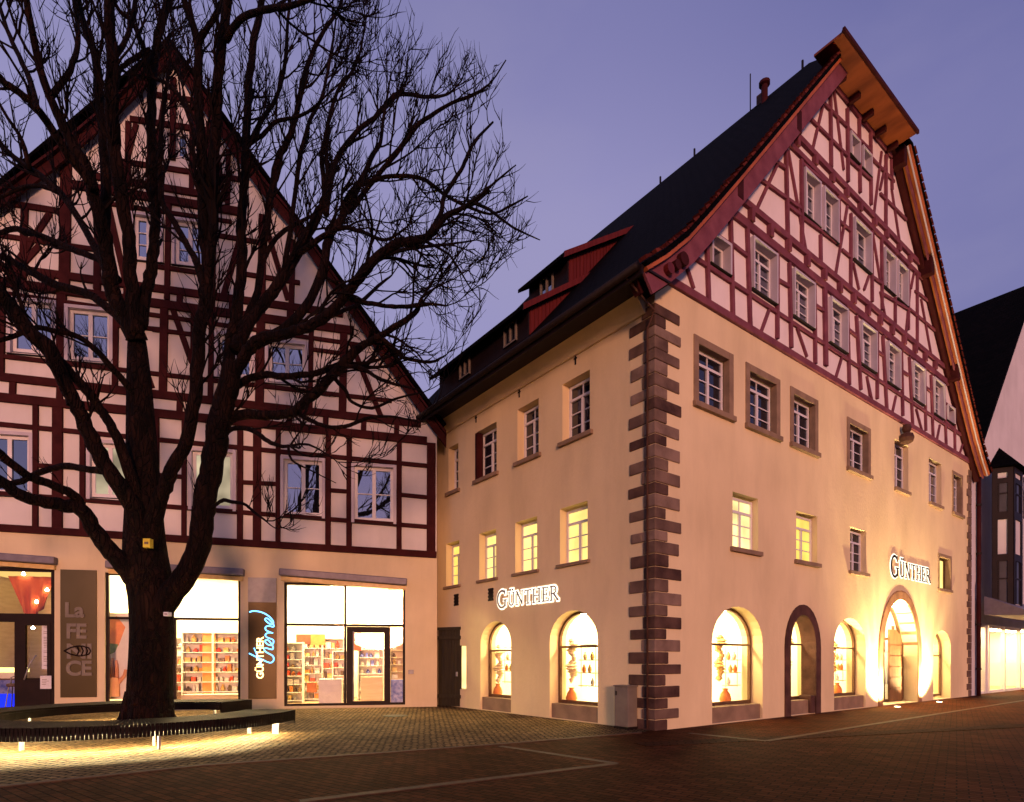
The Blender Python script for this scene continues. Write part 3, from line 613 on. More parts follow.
# verge soffit (seen under the right rake) and bargeboards
def offs(d):
    """profile shifted d metres square to the slope, downwards"""
    res = []
    for i, (x, z) in enumerate(prof):
        a = prof[max(i - 1, 0)]; b = prof[min(i + 1, len(prof) - 1)]; tx, tz = b[0] - a[0], b[1] - a[1]; l = math.hypot(tx, tz); res.append((x + tz / l * d, z - tx / l * d))
    return res
def cut(pr, z):
    r = [p for p in pr if p[1] < z]; a = r[-1]; b = pr[len(r)]; f = (z - a[1]) / (b[1] - a[1]); return r + [(a[0] + (b[0] - a[0]) * f, z)]
for side in (-1, 1):
    X = (lambda x: x) if side < 0 else mir
    oa, ob = cut(offs(.10), zh - .1), cut(offs(.18), zh - .1); g = MB()
    for k in range(len(oa) - 1):
        q = [oa[k], oa[k + 1], ob[k + 1], ob[k]]; lo = [(X(x), y0 + .04, z) for x, z in q]; hi = [(X(x), .02, z) for x, z in q]; g.prism(lo, hi)
    g.build('verge_soffit', 'soffit_wood', HR, weld=True)
    oa, ob = cut(offs(.12), zh - .12), cut(offs(.62 if side < 0 else .34), zh - .12); g = MB()
    for k in range(len(oa) - 1):
        q = [oa[k], oa[k + 1], ob[k + 1], ob[k]]
        yy = (y0 + .14, y0 + .20) if side < 0 else (y0 + .24, y0 + .29)
        lo = [(X(x), yy[0], z) for x, z in q]; hi = [(X(x), yy[1], z) for x, z in q]; g.prism(lo, hi)
    g.build('bargeboard', 'timber_mauve', HR, weld=True)
    oa, ob = cut(offs(.19), zh - .12), cut(offs(.50), zh - .12); g = MB()
    for k in range(len(oa) - 1):
        q = [oa[k], oa[k + 1], ob[k + 1], ob[k]]; g.prism([(X(x), -.16, z) for x, z in q], [(X(x), .03, z) for x, z in q])
    g.build('wall_rafter', 'timber_dark', HR, weld=True)
for side in (-1, 1):
    X = (lambda x: x) if side < 0 else mir
    g = MB(); pr = cut(offs(-.02), zh - .05); acc = 0
    for (a, za), (b, zb) in zip(pr, pr[1:]):
        l_ = math.hypot(b - a, zb - za); n_ = max(1, int(l_ / .30))
        for k in range(n_):
            f = k / n_; x, z = a + (b - a) * f, za + (zb - za) * f; tx, tz = (b - a) / l_ * .27, (zb - za) / l_ * .27
            q = [(x, z), (x + tx, z + tz), (x + tx - tz * .13, z + tz + tx * .13), (x - tz * .28, z + tx * .28)]
            g.prism([(X(u_), y0 - .035, v_) for u_, v_ in q], [(X(u_), y0 + .16, v_) for u_, v_ in q])
    g.build('verge_tiles', 'roof_tiles_red', HR, weld=True)
g = MB()                                    # light moulding along the right rake
oa = cut(offs(.21), zh - .12)
g.tube([(mir(x), y0 + .12, z) for x, z in oa], .028, 6); g.build('verge_moulding', 'paint_lavender', HR)
for (u, z, mt, rr) in ((-.10, 10.12, 'red_boards', .12), (.15, 10.30, 'timber_dark', .11), (.38, 10.52, 'timber_dark', .15)):
    g = MB(); g.tube([(u, y0 + .02, z), (u, y0 + .16, z)], [rr, rr], 12); g.build('carved_end', mt, HR)
for (u, z) in ((2.75, 13.35), (5.62, 16.55), (18.45, 13.35), (15.6, 16.55), (13.0, 19.4)):
    g = MB(); g.box(u - .14, u + .14, -.42, .02, z - .32, z + .32); g.build('purlin_bracket', 'timber_dark', HR, bevel=.03)
# eaves along the side wall: coved plaster, red-brown fascia, gutter
g = MB(); g.hexa([(-.06, .25, 9.52), (-.06, LEN, 9.52), (.03, LEN, 9.52), (.03, .25, 9.52), (-.34, .25, 9.84), (-.34, LEN, 9.84), (.03, LEN, 9.84), (.03, .25, 9.84)]); g.build('eaves_cove', 'plaster_side', HR)
g = MB(); g.box(-.98, -.02, y0 + .1, LEN + .3, 9.845, 9.89); g.box(-.97, -.91, y0 + .1, LEN + .3, 9.70, 9.845); g.build('eaves_board', 'timber_black', HR)
g = MB(); g.tube([(-1.04, -.4, 9.86), (-1.04, LEN + .3, 9.86)], .085, 10); g.build('gutter', 'metal_dark', HR, smooth=True)
g = MB(); g.tube([(-1.0, -.05, 9.8), (-.7, -.08, 9.62), (-.2, -.14, 9.35), (-.075, .16, 9.1), (-.075, .16, .05)], .024, 10); g.build('downpipe', 'stone_dark', HR, smooth=True)
for yy in (2.6, 5.0, 7.3):
    g = MB(); g.box(-.02, .0, yy - .02, yy + .02, 9.3, 9.6); g.box(-.03, .0, yy - .05, yy + .05, 9.44, 9.47); g.build('wall_anchor', 'metal_dark', HR)
for (a, b) in ((8.37, 8.68), (6.32, 6.62)):
    g = MB()
    for k in range(4): fbox(g, FS, a, b, 3.45 + k * .11, 3.51 + k * .11, -.02, .012)
    fbox(g, FS, a + .02, b - .02, 3.45, 3.85, -.03, .003); g.build('vent_grille', 'metal_dark', HR)
# dormers: two tiers of long shed dormers with red boarded cheeks
def zr(x):
    for (a, za), (b, zb) in zip(prof, prof[1:]):
        if a <= x <= b: return za + (zb - za) * (x - a) / (b - a)
def dormer(xf, xb, ya, yb, zt, rise, nwin, ov=.45):
    """front at xf (height to zt), roof running back to xb; open from ya to yb along the house"""
    zb = zt + rise; zf = zr(xf) - .1
    g = MB(); g.hexa([(xf, ya, zf), (xf + .06, ya, zf), (xf + .06, yb, zf), (xf, yb, zf), (xf, ya, zt), (xf + .06, ya, zt), (xf + .06, yb, zt), (xf, yb, zt)]); d = g.build('dormer', 'timber_black', HR)
    for yy, s in ((ya, 1), (yb, -1)):
        g = MB(); q = [(xf + .062, yy, zf), (xb, yy, zr(xb) - .1), (xb, yy, zb), (xf + .062, yy, zt)]; q2 = [(x, y + .05 * s, z) for x, y, z in q]; g.prism(q, q2); g.build('dormer_cheek', 'red_boards', d)
    n = int((xb - xf) / .16)
    g = MB()
    for k in range(n):
        x = xf + .09 + k * .16; g = MB(); g.box(x, x + .03, ya - .022, ya + .01, zr(x) - .05, zt + rise * (x - xf) / (xb - xf) - .03); g.build('cover_strip', 'red_boards', d)
    s = rise / (xb - xf); g = MB(); a, b = xf - ov, xb + .25
    g.hexa([(a, ya - .22, zt - ov * s), (b, ya - .22, zt + (b - xf) * s), (b, yb + .2, zt + (b - xf) * s), (a, yb + .2, zt - ov * s), (a, ya - .22, zt - ov * s + .13), (b, ya - .22, zt + (b - xf) * s + .13), (b, yb + .2, zt + (b - xf) * s + .13), (a, yb + .2, zt - ov * s + .13)])
    g.build('dormer_roof', 'roof_tiles', d)
    g = MB(); g.hexa([(a, ya - .25, zt - ov * s - .05), (b, ya - .25, zt + (b - xf) * s - .05), (b, ya - .20, zt + (b - xf) * s - .05), (a, ya - .20, zt - ov * s - .05), (a, ya - .25, zt - ov * s + .15), (b, ya - .25, zt + (b - xf) * s + .15), (b, ya - .20, zt + (b - xf) * s + .15), (a, ya - .20, zt - ov * s + .15)])
    g.build('dormer_verge', 'red_boards', d)
    FD = Fac((xf, 0, 0), (0, 1, 0), (-1, 0, 0))
    for k in range(nwin):
        c = ya + (yb - ya) * (k + .5) / nwin - (.5 if nwin > 1 else 0); q = MB()
        zlo, zhi = zr(xf) + .12, zt - .12
        fbox(q, FD, c - .34, c - .29, zlo, zhi, 0, .07); fbox(q, FD, c + .29, c + .34, zlo, zhi, 0, .07); fbox(q, FD, c - .29, c + .29, zhi - .05, zhi, 0, .068); fbox(q, FD, c - .29, c + .29, zlo, zlo + .05, 0, .068); fbox(q, FD, c - .03, c + .03, zlo + .08, zhi - .08, 0, .066)
        wd = q.build('dormer_window', 'cabinet_grey', d); q = MB(); fbox(q, FD, c - .31, c + .31, zlo + .03, zhi - .04, .004, .02); q.build('pane', 'glass_sky', wd)
dormer(1.11, 3.5, 6.0, 11.6, 12.82, 1.74, 2, .36)
dormer(2.82, 5.7, 6.02, 8.1, 15.15, 1.99, 1, .35)
# roof fittings
g = MB(); g.lathe([(.12, -.3), (.12, .42), (.2, .46), (.2, .56), (.05, .62)], (10.1, 3.2, RIDGE - .45), 12); g.build('vent_pipe', 'timber_dark', HR)
g = MB(); g.tube([(10.4, 3.95, RIDGE - .2), (10.4, 3.95, RIDGE + 1.2)], .022, 6); g.build('antenna', 'metal_dark', HR)
g = MB(); g.box(10.4, 10.65, 3.5, 3.7, RIDGE - .3, RIDGE + .14); g.build('chimney', 'stone_dark', HR)
for y in (2.0, 6.6, 8.4): 
    g = MB(); g.box(10.57, 10.63, y, y + .06, RIDGE - .1, RIDGE + .28); g.build('ridge_hook', 'metal_dark', HR)
# bust over the fifth window
g = MB(); u = (row2[4][0] + row2[4][1]) / 2 - .1
g.lathe([(.10, 0), (.20, .06), (.24, .2), (.20, .34), (.09, .40), (.13, .46), (.155, .57), (.12, .68), (.02, .72)], (u, -.20, 9.42), 14); g.build('carved_bust', 'stone_dark', HR)

# ------------------------------------------------------------------ serif letter signs
def stroke_letters():
    s = .10; t = .05
    L = {}
    arcs = lambda cx, cz, rx, rz, a0, a1, n=14: [(cx + rx * math.cos(R(a0 + (a1 - a0) * i / n)), cz + rz * math.sin(R(a0 + (a1 - a0) * i / n))) for i in range(n + 1)]
    # each letter: advance, list of (polyline, width)
    L['G'] = (1.0, [(arcs(.50, .5, .40, .47, 48, 315, 20), .12), ([(.80, .08), (.80, .44)], .12), ([(.62, .44), (.95, .44)], .05), ([(.77, .98), (.78, .74)], .05)])
    L['U'] = (.92, [([(.2, .98), (.2, .32)] + arcs(.46, .30, .26, .27, 180, 360, 12) + [(.72, .98)], .09), ([(.06, .98), (.34, .98)], .05), ([(.6, .98), (.84, .98)], .05)])
    L['N'] = (1.0, [([(.18, .02), (.18, .98)], .06), ([(.18, .98), (.80, .04)], .13), ([(.80, .02), (.80, .98)], .06), ([(.05, .98), (.22, .98)], .05), ([(.06, .02), (.31, .02)], .05), ([(.68, .98), (.93, .98)], .05)])
    L['T'] = (.86, [([(.43, .02), (.43, .98)], .13), ([(.06, .97), (.80, .97)], .06), ([(.08, .97), (.06, .76)], .05), ([(.78, .97), (.80, .76)], .05), ([(.27, .02), (.59, .02)], .05)])
    L['H'] = (1.0, [([(.2, .02), (.2, .98)], .12), ([(.78, .02), (.78, .98)], .12), ([(.2, .5), (.78, .5)], .05), ([(.06, .98), (.34, .98)], .05), ([(.06, .02), (.34, .02)], .05), ([(.64, .98), (.92, .98)], .05), ([(.64, .02), (.92, .02)], .05)])
    L['E'] = (.80, [([(.2, .02), (.2, .98)], .12), ([(.06, .97), (.7, .97)], .06), ([(.06, .03), (.74, .03)], .06), ([(.2, .5), (.56, .5)], .05), ([(.69, .97), (.70, .78)], .05), ([(.73, .03), (.75, .24)], .05), ([(.56, .62), (.56, .38)], .05)])
    L['R'] = (.92, [([(.2, .02), (.2, .98)], .12), ([(.08, .97), (.42, .97)] + arcs(.42, .73, .26, .24, 90, -90, 12) + [(.2, .49)], .08), ([(.42, .49), (.86, .03)], .12), ([(.06, .02), (.34, .02)], .05), ([(.74, .02), (.94, .02)], .05)])
    return L
LET = stroke_letters()
def sign_word(root, F, u0, z0, size, word, first, mat, halo, dirn, wscale=1.0, d0=.022, d1=.032, ang=0):
    """cut-out letters standing off the wall, lit from behind"""
    x = 0
    def at(a, b): 
        return (u0 + dirn * (a * math.cos(ang) - b * math.sin(ang)), z0 + a * math.sin(ang) + b * math.cos(ang))
    for i, ch in enumerate(word):
        k = size * (first if i == 0 else 1.0); umlaut = ch == 'Ü'; adv, strokes = LET['U' if umlaut else ch]
        drop = -.10 * size if i == 0 and first > 1 else 0
        if umlaut: strokes = strokes + [([(.26, 1.18), (.40, 1.18)], .14), ([(.54, 1.18), (.68, 1.18)], .14)]
        g = MB(); h = MB(); c = 0
        for pl, wd in strokes:
            for a, b in zip(pl, pl[1:]):
                c += 1
                A_ = at(x + a[0] * k * wscale, drop + a[1] * k); B_ = at(x + b[0] * k * wscale, drop + b[1] * k)
                fbeam(g, F, A_, B_, wd * k * .85 + .012, d0, d1 + (c % 13) * .0004, wd * k * .15)
                if halo: fbeam(h, F, A_, B_, wd * k * .85 + .085, d0 - .014, d0 - .003 - (c % 13) * .0003, .035)
        lt = g.build('letter', mat, root)
        if halo: h.build('light_backing', halo, lt)
        x += adv * k * wscale * 1.03
    return x
sgn = thing('shop_sign', 'backlit serif letter sign over the arched entrance', 'sign', CORNER, TH)
sign_word(sgn, FG, 12.72, 4.62, .56, 'GÜNTHER', 1.40, 'metal_dark', 'halo', 1, .96)
sgn2 = thing('shop_sign', 'backlit serif letter sign over the two arches of the shaded side wall', 'sign', CORNER, TH)
sign_word(sgn2, FS, 6.12, 3.22, .40, 'GÜNTHER', 1.35, 'metal_grey', 'halo', -1, 1.02)

# ------------------------------------------------------------------ floor uplights at the entrance
for k, (u, lab) in enumerate(((11.75, 'round floor uplight at the foot of the entrance arch, next to the third arched window'), (15.62, 'round floor uplight at the foot of the entrance arch, next to the last small arch'))):
    wp = CORNER + dR * u - dS * .60
    t = thing('floor_uplight', lab, 'floor lamp', wp, TH, 'uplights at the entrance arch')
    g = MB(); g.lathe([(.11, -.05), (.11, .022), (.085, .028)], (0, 0, 0), 16); g.build('housing', 'metal_grey', t)
    g = MB(); g.lathe([(.08, .026), (.08, .033), (.03, .036)], (0, 0, 0), 16); g.build('lens', 'uplight_lens', t)
    ld = bpy.data.lights.new('uplight_beam', 'SPOT'); ld.energy = 5200; ld.color = (1, .70, .33); ld.spot_size = R(125); ld.spot_blend = 1.0; ld.shadow_soft_size = .06
    lo = bpy.data.objects.new('uplight_beam', ld); COL.objects.link(lo); lo.parent = t; lo.location = (0, 0, .10); ld.use_nodes = True; ln = ld.node_tree; le = ln.nodes['Emission']              # noise put into the beam imitates patches of reflected light on the wall
    ltc = ln.nodes.new('ShaderNodeTexCoord'); lnz = ln.nodes.new('ShaderNodeTexNoise'); lnz.inputs['Scale'].default_value = 7; lnz.inputs['Detail'].default_value = 3
    lmr = ln.nodes.new('ShaderNodeMapRange'); lmr.inputs[1].default_value = .40; lmr.inputs[2].default_value = .62; lmr.inputs[3].default_value = .85; lmr.inputs[4].default_value = 1.2
    ln.links.new(ltc.outputs['Normal'], lnz.inputs['Vector']); ln.links.new(lnz.outputs['Fac'], lmr.inputs[0]); ln.links.new(lmr.outputs[0], le.inputs['Strength'])
    lo.rotation_euler = Vector((.05 if k == 0 else -.05, .40, 1)).to_track_quat('-Z', 'Y').to_euler()

# ------------------------------------------------------------------ utility cabinet at the corner
cb = thing('utility_cabinet', 'grey metal utility cabinet standing against the wall beside the quoined corner', 'cabinet', CORNER + dS * .70 - dR * .19, TH)
g = MB(); g.box(-.17, .17, -.22, .22, 0, .06); g.build('plinth', 'metal_dark', cb)
g = MB(); g.box(-.16, .16, -.21, .21, .06, .98); g.build('body', 'cabinet_grey', cb, bevel=.012)
g = MB(); g.box(-.18, .17, -.23, .23, .982, 1.015); g.build('lid', 'cabinet_grey', cb, bevel=.01)
g = MB(); g.box(-.172, -.161, -.19, .19, .30, .95); g.build('door', 'cabinet_grey', cb); 
g = MB(); g.box(-.18, -.173, .12, .16, .78, .88); g.build('lock_plate', 'metal_dark', cb)

# ================================================================== HOUSE ON THE LEFT
HL = thing('half_timbered_house', 'wide gabled house with dark red timber grid above glazed shopfronts, behind the bare tree', 'house', PL, AL)
FL = Fac((0, 0, 0), (1, 0, 0), (0, -1, 0))
def l(px, py): return LF(px, py)
def lrect(x0, y0t, x1, y1t, y0b, y1b):
    P = [l(x0, y0t), l(x1, y1t), l(x0, y0b), l(x1, y1b)]
    return ((P[0][0] + P[2][0]) / 2, (P[1][0] + P[3][0]) / 2, (P[2][1] + P[3][1]) / 2, (P[0][1] + P[1][1]) / 2)
UL = -18.3
# window rectangles
w1 = [lrect(-17, 430, 33, 432, 494, 496.5), lrect(87.5, 438, 131, 442, 497, 502), lrect(189, 446, 236, 450.5, 508, 512), lrect(281, 454.9, 324.8, 458.6, 516, 518.5), lrect(351.7, 461, 396, 466, 521, 524.7)]
w2 = [lrect(8, 295, 56.5, 301.6, 352, 357), lrect(65.5, 303.5, 113, 309, 359, 365), lrect(215, 330, 255, 335, 376, 380), lrect(265.5, 337, 308, 343, 381, 387)]
w3 = [lrect(131, 211, 164, 216, 259, 264), lrect(172, 217, 207, 221, 264, 269)]
w4 = [lrect(175, 131, 189, 133, 157, 159)]
shop = [lrect(-46, 565, 54.5, 568.5, 700, 701), lrect(105, 570.5, 240.3, 577.3, 701.5, 704), lrect(284, 580, 405.2, 586.7, 705, 706)]
sh2 = []
for i, q in enumerate(shop): sh2.append((q[0], q[1], .04 if i == 0 else q[2], q[3]))
shop = sh2
zsill = lambda u: l(437, 555)[1] + (u - 0) * (l(437, 555)[1] - l(0, 528)[1]) / (0 - l(0, 528)[0])
rk = [l(0, 205), l(58.6, 163), l(117, 113), l(170, 64), l(176, 64), l(234, 147), l(264, 188), l(293, 222), l(320, 262), l(371, 335), l(423, 408)]
sl = (rk[0][1] - rk[1][1]) / (rk[0][0] - rk[1][0])
left_end = (UL, rk[0][1] + (UL - rk[0][0]) * 1.13)
ap = ((rk[3][0] + rk[4][0]) / 2, rk[3][1] + .25)
re = (.30, rk[-1][1] + (.30 - rk[-1][0]) * -1.32)
# upper front: infill with its windows; lower front: plaster with the shop openings
m = MB()
zr0 = re[1] + .0
gab = [(UL, zsill(UL)), (0, zsill(0)), (0, zr0 + .15), (ap[0], ap[1] - .12), (UL, left_end[1] - .1)]
wall_holes(m, FL, gab, [rect(a + .03, b - .03, c + .03, d - .03) for a, b, c, d in w1 + w2 + w3 + w4], .28, d=-.03)
m.build('gable_infill', 'infill_grey', HL)
m = MB(); wall_holes(m, FL, [(UL, -.3), (0, -.3), (0, zsill(0)), (UL, zsill(UL))], [rect(*q) for q in shop], .16)
bk = Vector((-.27, .96, 0)) * 11                              # the house runs back at a slant, along the alley
def B(p, o=1): return (p[0] + bk.x * o, p[1] + bk.y * o, p[2])
def fp(u, z, d=0): return FL.p(u, z, d)
m.poly([fp(0, -.3), B(fp(0, -.3)), B(fp(0, zr0)), fp(0, zr0)]); m.poly([fp(UL, -.3), fp(UL, left_end[1]), B(fp(UL, left_end[1])), B(fp(UL, -.3))])
m.poly([B(fp(UL, -.3)), B(fp(UL, left_end[1])), B(fp(*ap)), B(fp(0, zr0)), B(fp(0, -.3))])
m.build('plaster_wall', 'plaster_grey', HL)
# timber grid
m = MB()
def lb(x1, y1, x2, y2, wd, lvl, ext=0): beam(FL, l(x1, y1), l(x2, y2), wd, lvl, ext, m)
lb(-160, 518, 436.5, 555, .26, 3)
lb(-160, 381, 427, 441, .30, 3); lb(-150, 360, 421, 424, .28, 2)
lb(-120, 412.5, 428, 466, .16, 1); lb(-120, 484, 429, 527, .16, 1)
for s in [(38, 465.5, 82, 468), (237, 482, 276, 484), (328, 490, 347, 491.5), (398, 494.5, 429, 497.5), (158, 475, 184, 477), (133, 473, 152, 474)]: lb(*s, .15, 1)
for x, wd in ((35.5, .17), (57.5, .32), (82.5, .17), (135, .17), (155, .26), (184, .16), (240, .2), (257, .28), (278, .17), (328, .2), (349, .2), (399, .2), (431, .34), (-25, .17), (-60, .3)):
    u = l(x, 480)[0]; z0 = zsill(u); z1 = l(x, 400 + x * .1)[1]; beam(FL, (u, z0), (u + .01, z1), wd, 2, 0, m)
for x in (13, 60, 95, 140, 180, 215, 262, 290, 326, 364, 397): lb(x, 381 + x * .101, x - .5, 394 + x * .1, .2, 1)
# storey 2
lb(-100, 268, 354, 331, .30, 3); lb(-95, 254, 343, 314, .26, 2)
lb(-60, 284, 360, 345, .14, 1); lb(-100, 344.5, 392, 401, .15, 1)
for s in [(113, 325, 165, 330), (152, 329.5, 193, 334.6), (309, 349, 346, 354)]: lb(*s, .14, 1)
for x, wd, a, b in ((2, .18, 280, 377), (61, .30, 287, 385), (115.5, .18, 295, 391), (140, .26, 300, 392), (163.5, .26, 302, 396), (193, .18, 306, 399), (211, .18, 308, 402), (260, .30, 314, 406), (310.5, .18, 321, 412), (343, .28, 326, 415), (-40, .26, 275, 375)): lb(x + 1, a, x - .6, b, wd, 2)
for s in [(172.7, 309, 191.7, 362.5), (352, 345, 382, 419), (120, 300, 152, 388), (-10, 285, -35, 372)]: lb(*s, .2, 0)
for x in (20, 52, 98, 127, 180, 232, 290, 318): lb(x, 266 + x * .137, x - .5, 279 + x * .141, .2, 1)
# storey 3
lb(67, 184, 242, 212.5, .28, 3); lb(83, 174.5, 230, 199, .24, 2)
lb(10, 203.5, 70, 213, .20, 1); lb(-20, 232.5, 104, 251, .16, 1); lb(215, 235, 262, 243, .16, 1); lb(152, 266, 215, 275, .15, 1); lb(110, 204, 232, 222, .13, 1); lb(238, 273, 300, 283, .16, 1)
for x, wd, a, b in ((65.5, .34, 160, 286), (98, .22, 186, 290), (130, .18, 194, 293), (168, .18, 198, 300), (212, .26, 205, 308), (262, .28, 215, 316), (292, .2, 240, 320), (24, .22, 204, 279)): lb(x + 1, a, x - 1, b, wd, 2)
for s in [(50, 213, 16, 264), (245, 222, 222, 300), (266, 226, 288, 300), (40, 245, 8, 280), (106, 196, 125, 280)]: lb(*s, .2, 0)
# top of the gable
lb(130, 119, 216, 132, .20, 1); lb(112, 160, 243, 180, .18, 1); lb(150, 94, 196, 101, .18, 1)
for x, wd, a, b in ((173, .2, 78, 160), (192, .16, 100, 195), (150, .18, 100, 190), (208, .16, 122, 198), (128, .18, 122, 190), (228, .16, 150, 205), (110, .2, 136, 186)): lb(x + .5, a, x - .5, b, wd, 2)
for s in [(136, 124, 122, 182), (214, 136, 224, 196), (165, 96, 156, 150), (184, 98, 196, 128)]: lb(*s, .16, 0)
m.build('timber_frame', 'timber_dark', HL, bevel=.012)
# windows
for i, q in enumerate(w1): casement(HL, FL, q[0] + .09, q[1] - .09, q[2] + .08, q[3] - .12, -.10, ['glass_sky', 'lit_pale', 'lit_pale', 'glass_mirror', 'glass_mirror'][i], 'paint_white', None, 2, 1 if i > 2 else 0, .10, casing=(.10, .06, 'paint_lavender'))
for i, q in enumerate(w2): casement(HL, FL, q[0] + .09, q[1] - .09, q[2] + .08, q[3] - .12, -.10, 'glass_mirror', 'paint_white', None, 2, 1, .10, casing=(.10, .06, 'paint_lavender'))
for i, q in enumerate(w3): casement(HL, FL, q[0] + .09, q[1] - .09, q[2] + .08, q[3] - .10, -.10, 'glass_mirror', 'paint_white', None, 2, 2, .10, casing=(.08, .06, 'paint_lavender'))
for i, q in enumerate(w4): casement(HL, FL, q[0] + .05, q[1] - .05, q[2] + .05, q[3] - .05, -.10, 'glass_sky', 'paint_white', None, 1, 1, .06)
# roof, bargeboards
m = MB(); up = .30
pr = [(UL - .5, left_end[1] - .45 + up), (ap[0], ap[1] + up), (re[0] + .0, re[1] + up * 1.3)]
for (a, b) in ((pr[0], pr[1]), (pr[1], pr[2])): m.poly([FL.p(*a, .35), FL.p(*b, .35), B(FL.p(*b), 1.02), B(FL.p(*a), 1.02)])
o = m.build('roof', 'roof_tiles', HL, weld=True); sm = o.modifiers.new('thick', 'SOLIDIFY'); sm.thickness = .12
for pts in ([(UL - .5, left_end[1] - .4), rk[0], rk[1], rk[2], ap], [ap, rk[5], rk[6], rk[7], rk[8], rk[9], rk[10], (re[0], re[1])]):
    m = MB()
    for (a, b) in zip(pts, pts[1:]):
        q = [(a[0], a[1] + .22), (b[0], b[1] + .22), (b[0], b[1] - .36), (a[0], a[1] - .36)]
        fpoly(m, FL, q, .16, .24)
    m.build('bargeboard', 'timber_dark', HL)
    m = MB()
    for (a, b) in zip(pts, pts[1:]):
        q = [(a[0], a[1] + .12), (b[0], b[1] + .12), (b[0], b[1] + .02), (a[0], a[1] + .02)]
        fpoly(m, FL, q, -.02, .36)
    m.build('verge_soffit', 'timber_dark', HL)
# shopfronts ---------------------------------------------------------------------------------
def awning(x0, y0, x1, y1):
    a, b = l(x0, y0), l(x1, y1); m = MB()
    fbeam(m, FL, a, b, .23, .004, .22); t = m.build('awning_box', 'awning_metal', HL, bevel=.03)
    m = MB(); c, d = (a[0] + .05, a[1] - .20), (b[0] - .05, b[1] - .20); fbeam(m, FL, c, d, .13, .004, .10); m.build('valance', 'goods_gold', t)
awning(-60, 553, 58, 561.5); awning(108, 565, 245, 573); awning(280, 572.5, 407, 582.5)
def bars(rects, name, mat='frame_dark', d0=-.13, d1=-.05, parent=HL):
    m = MB()
    for k, (a, b, c, d) in enumerate(rects): fbox(m, FL, a, b, c, d, d0, d1 + k * .0015)
    return m.build(name, mat, parent)
def frame_of(q, t): u0, u1, z0, z1 = q; return [(u0, u0 + t, z0, z1), (u1 - t, u1, z0, z1), (u0 + t, u1 - t, z1 - t, z1), (u0 + t, u1 - t, z0, z0 + t)]
def pane(parent, q, d=-.095):
    m = MB(); fbox(m, FL, *q, d, d + .012); return m.build('pane', 'glass_clear', parent)
q = shop[1]; zt = l(172, 618.5)[1]; um = l(174, 660)[0]
wv = bars(frame_of(q, .08) + [(q[0] + .08, q[1] - .08, zt - .04, zt + .04), (um - .035, um + .035, q[2] + .08, zt - .04)], 'shop_window'); pane(wv, q)
q = shop[2]; zt = l(345, 625)[1]; um = l(345, 600)[0]; ud = l(389, 660)[0]
wv = bars(frame_of(q, .08) + [(q[0] + .08, q[1] - .08, zt - .04, zt + .04), (um - .035, um + .035, zt + .04, q[3] - .08), (um - .035, um + .035, q[2] + .08, zt - .04)], 'shop_window'); pane(wv, (q[0], um, q[2], q[3])); pane(wv, (um, q[1], zt, q[3])); pane(wv, (ud, q[1], q[2], zt))
dq = (um + .05, ud + .04, .02, zt - .05)
dr = bars(frame_of((dq[0], dq[1], dq[2], dq[3]), .20), 'shop_door', d0=-.12, d1=-.03); pane(dr, dq)
g = MB(); hu = l(353.5, 660)[0]; g.tube([FL.p(hu, .25, .03), FL.p(hu, dq[3] - .15, .03)], .022, 8); g.build('handle', 'metal_grey', dr)
q = shop[0]; z1_ = l(30, 613.5)[1]; z2_ = l(30, 622)[1]; ua, ub = l(13.5, 660)[0], l(21, 660)[0]
wv = bars(frame_of(q, .12) + [(q[0] + .12, q[1] - .12, z2_, z1_), (ua, ub, q[2] + .12, z2_)], 'shop_window'); pane(wv, (q[0], ua, q[2], q[3])); pane(wv, (ua, q[1], z2_, q[3]))
dr2 = bars(frame_of((ub, q[1] - .12, .04, z2_), .10) + [(ub + .10, q[1] - .22, .14, 1.05)], 'shop_door', d0=-.12, d1=-.03); pane(dr2, (ub, q[1] - .12, 1.0, z2_))
g = MB(); hu = ub + .2
g.tube([FL.p(hu - .10, 1.0, .02), FL.p(hu, 1.25, .07), FL.p(hu + .08, 1.5, .07), FL.p(hu + .22, 1.75, .02)], .022, 8); g.build('handle', 'metal_grey', dr2, smooth=True)
for (z0, z1, a, b, lab) in ((1.32, 2.85, .42, .86, 'tall white menu sheet taped inside the cafe door glass'), (.72, 1.12, .42, .72, 'small white notice taped to the cafe door below the menu sheet')):
    g = MB(); u = ub + .1
    fbox(g, FL, 0, b - a, 0, z1 - z0, -.010, 0); o = g.build('paper_notice', 'paper'); o.rotation_euler = (0, 0, AL); o.location = PL + dL * (u + a) + nL * (.012 if z0 < 1 else -.07) + Vector((0, 0, z0)); tag(o, lab, 'notice')
    g = MB(); rr = random.Random(4)
    zz = z1 - z0 - .12
    while zz > .1: fbox(g, FL, .05, (b - a) * rr.uniform(.5, .9), zz, zz + .012, .0005, .003); zz -= rr.choice((.05, .05, .12))
    g.build('print', 'goods_dark', o)
